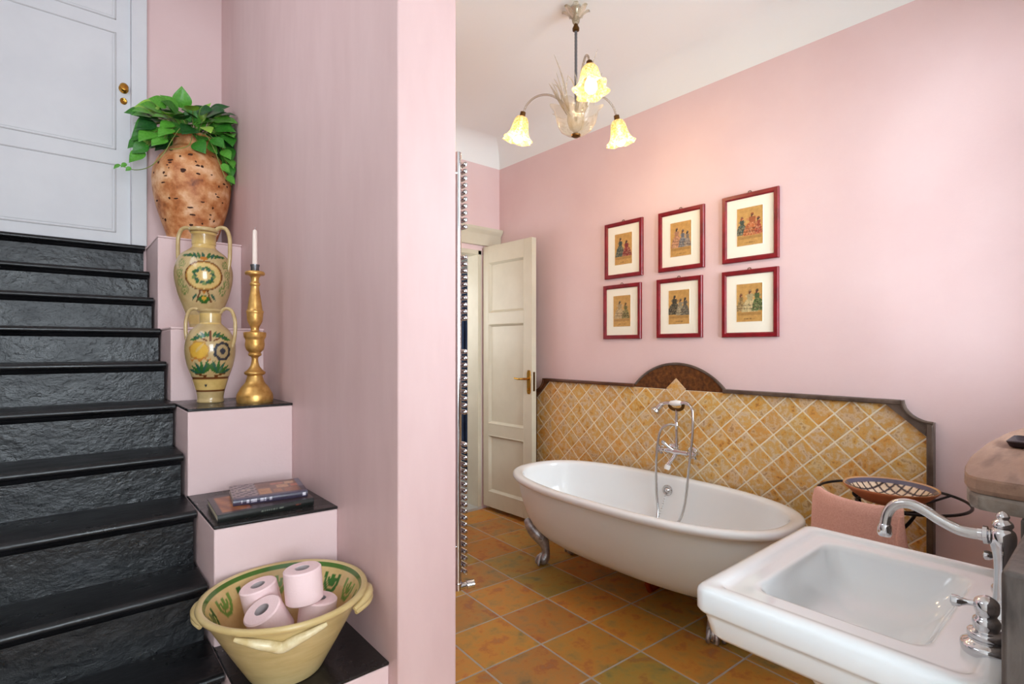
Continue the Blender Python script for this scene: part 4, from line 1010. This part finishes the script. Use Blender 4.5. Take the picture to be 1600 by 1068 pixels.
def lamp(k, dz):
    a = ac+radians(k); d = Vector((cos(a), sin(a), 0)); c0 = Vector((HX, HY, 0)); R_ = .288
    P = spline([c0+d*.03+Vector((0, 0, 2.40)), c0+d*.065+Vector((0, 0, 2.47)), c0+d*.13+Vector((0, 0, 2.535+dz*.6)), c0+d*.20+Vector((0, 0, 2.553+dz)), c0+d*.253+Vector((0, 0, 2.525+dz)), c0+d*(R_-.012)+Vector((0, 0, 2.484+dz))], 7)
    MB().tube(P, .0052, 10).build('arm', M['armglass'], chd, angle=60)
    up_v = (-d*.24+Vector((0, 0, 1))).normalized()
    q = Vector((0, 0, 1)).rotation_difference(up_v).to_matrix().to_4x4()
    m_ = Matrix.Translation(c0+d*(R_-.010)+Vector((0, 0, 2.482+dz))) @ q @ Matrix.Scale(.87, 4)
    MB().lathe([(.010, .010), (.0155, .008), (.0165, -.012), (.0155, -.024), (.010, -.026)], n=20, m=m_).build('lamp_socket', M['darkbrass'], chd)
    sh = MB(); sh.loft(ruffle([(.016, -.016, 0, 0), (.030, -.022, 0, 0), (.042, -.042, .001, 0), (.0475, -.068, .002, 0), (.051, -.095, .004, 0), (.057, -.120, .006, .001), (.068, -.142, .009, .003), (.083, -.157, .013, .006)], 0, 0, 72, m=m_, lobes=6, ph=k*.3), False, False)
    so = sh.build('lamp_shade', M['shade'], chd, angle=80)
    bl = MB(); n = 20
    prof = [(.010, -.03), (.012, -.065), (.017, -.088), (.026, -.108), (.0315, -.128), (.030, -.146), (.021, -.161), (.008, -.1675), (.001, -.168)]
    bl.lathe(prof, n=n, m=m_); bo_ = bl.build('bulb', M['bulb'], so, angle=60)
    pl_ = bpy.data.lights.new('bulb_light', 'POINT'); pl_.energy = BULB_W; pl_.color = (1.0, .70, .38); pl_.shadow_soft_size = .03
    lo_ = bpy.data.objects.new('bulb_light', pl_); COL.objects.link(lo_); lo_.parent = so; lo_.location = (m_ @ Vector((0, 0, -.19)))-Vector((HX, HY, 2.92))
for k, dz in ((12, .018), (132, -.020), (252, -.022)): lamp(k, dz)
for k, (h, sp, ln) in enumerate(((0, .11, .15), (60, .10, .13), (180, .12, .15), (240, .10, .14), (300, .11, .13))):
    # glass leaf sprays rising out of the bowl
    a = ac+radians(72+h); d = Vector((cos(a), sin(a), 0)); c0 = Vector((HX, HY, 0)); s_ = MB()
    for q in range(5):
        e = (q-2)*.5; dd = Vector((d.x*cos(e)-d.y*sin(e), d.x*sin(e)+d.y*cos(e), 0))
        s_.tube(spline([c0+d*.045+Vector((0, 0, 2.41)), c0+d*.06+dd*.012+Vector((0, 0, 2.455)), c0+d*.065+dd*(sp*.35)+Vector((0, 0, 2.455+ln*.45)), c0+d*.06+dd*(sp*.62)+Vector((0, 0, 2.455+ln*(.8-.08*abs(q-2))))], 4), [.0022]*4+[.0032]*5+[.0028, .0022, .0016, .0008], 6)
    s_.build('glass_spray', M['clear'], chd, angle=80)
for h in (80, 268):
    a = ac+radians(h); d = Vector((cos(a), sin(a), 0)); c0 = Vector((HX, HY, 0))
    MB().tube(spline([c0+d*.03+Vector((0, 0, 2.42)), c0+d*.05+Vector((0, 0, 2.53)), c0+d*.075+Vector((0, 0, 2.62)), c0+d*.105+Vector((0, 0, 2.70))], 5), [.004]*10+[.003, .003, .0028, .002, .0016, .001], 6).build('glass_tendril', M['clear'], chd)

# ------------------------------------------------------------------ chrome towel radiator on the partition
ra = thing('towel_radiator', (XQ, 1.5, .46), 'tall chrome ladder towel radiator seen end-on beside the partition edge', 'radiator')
for y in (1.505, 1.93):
    MB().tube([(1.036, y, .458), (1.036, y, 1.952)], .0125, 14).build('upright', M['chrome'], ra)
zs = [z for (a, b_, n) in ((1.916, 1.700, 10), (1.595, 1.384, 10), (1.269, 1.060, 10), (.948, .509, 20)) for z in [a+(b_-a)*i/(n-1) for i in range(n)]]
bar = MB(); bar.tube([(1.0605, 1.488, 0), (1.0605, 1.490, 0), (1.0605, 1.496, 0), (1.0605, 1.94, 0), (1.0605, 1.946, 0), (1.0605, 1.948, 0)], [.003, .0075, .0085, .0085, .0075, .003], 10)
base = None
for z in zs:
    if base is None: base = bar.build('rung', M['chrome'], ra, origin=(XQ, 1.5, 0)); o = base
    else:
        o = bpy.data.objects.new('rung', base.data); COL.objects.link(o); o.parent = ra
    o.location = (0, 0, z-.46)
for y in (1.505, 1.93):
    for z in (1.88, .60): MB().tube([(XQ, y, z), (1.036, y, z)], .009, 10).build('wall_bracket', M['chrome'], ra)
vv = MB(); vv.tube([(1.036, 1.505, .475), (1.036, 1.505, .452)], [.015, .015], 14); vv.tube([(1.030, 1.505, .462), (1.05, 1.498, .462), (1.064, 1.494, .463), (1.066, 1.493, .463), (1.090, 1.484, .464), (1.092, 1.483, .464)], [.011, .011, .011, .0145, .0145, .010], 14)
vv.build('valve', M['chrome'], ra)

# ------------------------------------------------------------------ washbasin, taps, wooden console
SX, SY, HXs, HYs = 1.2180, .3365, .2770, .2235
def rr2(cx, cy, hx, hy_, r, z, k=9):
    out = []
    for sx, sy, a0_ in ((1, 1, 0), (-1, 1, pi/2), (-1, -1, pi), (1, -1, 3*pi/2)):
        for i in range(k+1):
            a = a0_+pi/2*i/k; out.append((cx+sx*(hx-r)+r*cos(a), cy+sy*(hy_-r)+r*sin(a), z))
    return out
zt = .82
wb = thing('washbasin', (SX, SY, 0), 'square white ceramic washbasin with stepped rim and sunken bowl', 'washbasin')
rings = [rr2(SX, SY, HXs-.06, HYs-.06, .03, zt-.106), rr2(SX, SY, HXs-.040, HYs-.040, .026, zt-.105), rr2(SX, SY, HXs-.026, HYs-.026, .026, zt-.101), rr2(SX, SY, HXs-.018, HYs-.018, .026, zt-.092), rr2(SX, SY, HXs-.012, HYs-.012, .024, zt-.060),
         rr2(SX, SY, HXs-.010, HYs-.010, .024, zt-.053), rr2(SX, SY, HXs-.003, HYs-.003, .024, zt-.050), rr2(SX, SY, HXs, HYs, .024, zt-.044), rr2(SX, SY, HXs, HYs, .024, zt-.014), rr2(SX, SY, HXs-.002, HYs-.002, .0235, zt-.007), rr2(SX, SY, HXs-.007, HYs-.007, .022, zt-.002),
         rr2(SX, SY, HXs-.015, HYs-.015, .02, zt), rr2(SX, SY, HXs-.029, HYs-.029, .024, zt-.001), rr2(SX, SY, HXs-.035, HYs-.035, .022, zt-.004), rr2(SX, SY, HXs-.040, HYs-.040, .02, zt-.0075), rr2(SX, SY, HXs-.05, HYs-.05, .02, zt-.0085)]
bc = SY+.008
def bas(hx, hy_, r, z, cy=None): return rr2(SX+.002, cy or bc, hx, hy_, r, z)
rings += [bas(.200, .145, .034, zt-.0085), bas(.194, .139, .036, zt-.009), bas(.190, .135, .038, zt-.012), bas(.186, .131, .040, zt-.020), bas(.176, .121, .042, zt-.042), bas(.150, .100, .045, zt-.072), bas(.118, .075, .045, zt-.089), bas(.07, .045, .03, zt-.096), bas(.03, .022, .018, zt-.098)]
MB().loft(rings).build('basin', M['ceramic'], wb, angle=60)
MB().loft([rr2(SX, SY-.02, .09, .08, .05, z) if not t else rr2(SX, SY-.02, t, t*.9, .05, z) for z, t in ((0, .125), (.05, .12), (.12, .095), (.45, .085), (.62, .11), (zt-.10, .16))]).build('pedestal', M['ceramic'], wb, angle=60)
fa = thing('basin_mixer', (1.24, .146, .8115), 'chrome basin tap with long curved swan-neck spout and two lever handles', 'tap')
fy = .146; z0 = .8115
MB().lathe(sprof([(.026, z0), (.028, z0+.006), (.022, z0+.014), (.015, z0+.024), (.0125, z0+.05), (.0115, z0+.085), (.0135, z0+.11), (.017, z0+.125), (.0185, z0+.142), (.0165, z0+.152), (.012, z0+.157), (.0145, z0+.162), (.013, z0+.168), (.008, z0+.173), (.0095, z0+.178), (.006, z0+.184), (.001, z0+.187)], 3), 1.24, fy, 28).build('tap_column', M['chrome'], fa)
MB().tube([(1.24, fy, .953), (1.24, .163, .952), (1.24, .165, .952), (1.24, .171, .9515), (1.24, .1725, .9515), (1.24, .178, .951)], [.011, .011, .0155, .0155, .011, .0105], 16).build('spout_collar', M['chrome'], fa)
spt = spline([(1.24, .172, .9515), (1.24, .190, .950), (1.24, .208, .952), (1.24, .232, .962), (1.24, .258, .976), (1.24, .282, .9815), (1.24, .302, .974), (1.24, .314, .955), (1.24, .318, .932)], 7)
MB().tube(spt, [.0100-.0010*i/len(spt) for i in range(len(spt))], 16).build('spout', M['satin'], fa, angle=60)
MB().tube([(1.24, .3178, .934), (1.24, .318, .930), (1.24, .3185, .926), (1.24, .3185, .915), (1.24, .3187, .910)], [.0095, .0115, .0118, .0125, .0105], 16).build('spout_nozzle', M['chrome'], fa)
for hxp in (1.082, 1.365):
    hdl = MB().lathe(sprof([(.030, z0), (.0315, z0+.006), (.031, z0+.014), (.022, z0+.020), (.0235, z0+.027), (.023, z0+.033), (.016, z0+.037), (.0175, z0+.046), (.0165, z0+.052), (.0125, z0+.058), (.0155, z0+.066), (.0155, z0+.078), (.011, z0+.084), (.004, z0+.088)], 3), hxp, fy, 28).build('tap_body', M['chrome'], fa)
    MB().tube(spline([(hxp, fy+.008, z0+.073), (hxp-.002, fy+.020, z0+.072), (hxp-.004, fy+.033, z0+.070), (hxp-.005, fy+.043, z0+.069)], 3), [.0055, .005, .0045, .0045, .005, .0065, .0085, .009, .0088, .004], 12).build('lever', M['chrome'], hdl)

co = thing('wooden_console', (1.6, .0, 0), 'weathered wooden console with grey end board and bow-fronted top behind the basin taps', 'console')
MB().box(.917, 1.29, .003, .110, .0, .996).build('end_board', M['greywood'], co, bevel=.006, seg=3)
MB().box(1.29, 1.34, .003, .129, .0, .978).build('post', M['greywood'], co, bevel=.004)
MB().box(1.34, 2.52, .003, .100, .0, .978).build('back_board', M['oldwood'], co, bevel=.004)
top = [(1.287, .002), (1.287, .118), (1.289, .160), (1.296, .190), (1.312, .205), (1.345, .214), (1.42, .225), (1.55, .236), (1.80, .241), (2.05, .233), (2.30, .206), (2.46, .160), (2.54, .09), (2.56, .002)]
tc_ = Vector((1.9, .05))
def inset(p, s_): return [(tc_.x+(a-tc_.x)*(1-s_*.25), tc_.y+(b-tc_.y)*(1-s_) if b > .01 else b) for a, b in p]
MB().loft([[(a, b, z) for a, b in inset(top, s_)] for s_, z in ((.06, 1.010), (.03, 1.0101), (.0, 1.0185), (.0, 1.036), (.012, 1.040), (.10, 1.0402))]).build('console_top', M['oldwood'], co, angle=25)
MB().loft([[(a, b, z) for a, b in inset(top, s_)] for s_, z in ((.10, .980), (.035, .9801), (.02, .986), (.02, 1.003), (.045, 1.0085), (.10, 1.010))]).build('top_moulding', M['greywood2'], co, angle=25)
di = MB(); di.loft([rr2(1.80, .160, a, b, .012, z) for a, b, z in ((.050, .024, 1.0404), (.060, .034, 1.043), (.066, .040, 1.056), (.063, .037, 1.058), (.056, .030, 1.047), (.03, .015, 1.046))])
tag(di.build('tray', M['darkresin'], angle=60), 'small dark tray lying on the weathered wooden console top', 'tray')

# ------------------------------------------------------------------ iron stand, towel, plate
IX, IY, IR, IZ = 2.39, .598, .237, .720
sd = thing('iron_stand', (IX, IY, 0), 'black wrought-iron washstand with a round rail between bathtub and washbasin', 'stand')
MB().tube([(IX+IR*cos(2*pi*k/64), IY+IR*sin(2*pi*k/64), IZ) for k in range(64)], .0052, 10, closed=True).build('ring_rail', M['iron'], sd, angle=60)
CXp, CYp, RPl = 2.368, .592, .150
MB().tube([(CXp+.105*cos(2*pi*k/48), CYp+.105*sin(2*pi*k/48), .6955) for k in range(48)], .0055, 10, closed=True).build('plate_ring', M['iron'], sd, angle=60)
for a in (2.35, 4.05, .35, 5.6):
    MB().tube([(CXp+.105*cos(a), CYp+.105*sin(a), .6955), (CXp+.15*cos(a), CYp+.15*sin(a), .700), (IX+IR*cos(a), IY+IR*sin(a), IZ)], .0045, 8).build('rail_strut', M['iron'], sd)
for k in range(3):
    a = 3.55+k*2*pi/3; d = Vector((cos(a), sin(a), 0)); c0 = Vector((CXp, CYp, 0))
    MB().tube(spline([c0+d*.118+Vector((0, 0, .722)), c0+d*.124+Vector((0, 0, .706)), c0+d*.105+Vector((0, 0, .690)), c0+d*.098+Vector((0, 0, .650)), c0+d*.06+Vector((0, 0, .608)), c0+d*.014+Vector((0, 0, .580)), c0+d*.012+Vector((0, 0, .50)), c0+d*.05+Vector((0, 0, .36)), c0+d*.12+Vector((0, 0, .18)), c0+d*.19+Vector((0, 0, .04)), c0+d*.215+Vector((0, 0, .006))], 5), .0062, 10).build('leg', M['iron'], sd, angle=60)
    MB().ball((c0.x+d.x*.12, c0.y+d.y*.12, .724), .009, 10, 8).build('knob', M['iron'], sd)
MB().tube([(CXp+.024*cos(2*pi*k/20), CYp+.024*sin(2*pi*k/20), .572) for k in range(20)], .006, 8, closed=True).build('binding_ring', M['iron'], sd)
# towel over the rail
tw = MB(); prof = [(-.013, .47), (-.014, .60), (-.014, .70), (-.011, .724), (-.004, .7315), (.004, .7315), (.012, .724), (.0165, .70), (.018, .62), (.020, .50), (.021, .36)]
th = .0075; N_ = 46; rings = []
for i in range(N_+1):
    t = i/N_; a = radians(122+t*81); d = Vector((cos(a), sin(a), 0)); o_, n_ = [], []
    for k, (ro, z) in enumerate(prof):
        drop = max(0, (.70-z))*1.0; rip = .010*sin(t*9+1)*drop*2.2+.004*sin(t*23)*drop*2
        edge = .012*max(0, t-.9)*10*min(1, drop*4)
        sag = -.004*sin(pi*t)
        q = Vector((IX, IY, 0))+d*(IR+ro+(rip if ro > 0 else -rip)+edge)+Vector((0, 0, z+sag))
        o_.append(q)
    for k, (ro, z) in enumerate(prof):
        nn = Vector((-1, 0)) if k < 3 else (Vector((1, 0)) if k > 6 else Vector(((k-4.5)*.45, 1)).normalized())
        n_.append(o_[k]+d*nn.x*th+Vector((0, 0, nn.y*th)))
    rings.append(n_+o_[::-1])
tw.loft(rings); two = tw.build('towel', M['towel'], angle=70)
tag(two, 'dusty pink terry towel draped over the round iron rail', 'towel')
# fold at the right edge of the towel
fd = MB(); rings = []
for k in range(12):
    z = .715-.33*k/11; a = radians(201); d = Vector((cos(a), sin(a), 0)); t_ = Vector((-d.y, d.x, 0)); c0 = Vector((IX, IY, z))+d*(IR+.026)
    w_ = .006+.016*min(1, k/4); rings.append([c0+d*(w_*.45*cos(2*pi*j_/14))+t_*(w_*sin(2*pi*j_/14)) for j_ in range(14)])
fd.loft(rings); fd.build('rolled_edge', M['towel'], two, angle=70)
# plate
pz = .707
pp_ = thing('lattice_plate', (CXp, CYp, pz), 'shallow clay dish with cream and black lattice glaze, lying on the iron stand', 'dish')
MB().lathe([(.001, pz), (.080, pz), (.092, pz+.004), (.122, pz+.026), (.145, pz+.048), (.150, pz+.054), (.1495, pz+.058), (.144, pz+.0555)], CXp, CYp, 72, cap=False).build('clay_body', M['clay'], pp_, angle=50)
def lattice(t, r, z):
    if r > .143: return C(196, 152, 112)
    if r > .128: return C(92, 88, 108)
    x, y = r*cos(t), r*sin(t); p_ = .037; a, b = ((x+y)/p_) % 1, ((x-y)/p_) % 1
    da, db = min(a, 1-a), min(b, 1-b)
    if da < .085 or db < .085: return C(44, 34, 36)
    if da < .15 or db < .15: return C(150, 122, 110)
    return C(226, 204, 176)
lp = spline([(.1495, pz+.058, 0), (.143, pz+.055, 0), (.120, pz+.032, 0), (.092, pz+.011, 0), (.06, pz+.007, 0), (.03, pz+.0065, 0), (.004, pz+.0065, 0)], 10)
mbx = painted_lathe([(q.x, q.y) for q in lp], CXp, CYp, 240, lattice); mbx.f = [q for q in mbx.f if len(q) == 4]
mbx.build('glazed_inside', M['dishglaze'], pp_, angle=60)
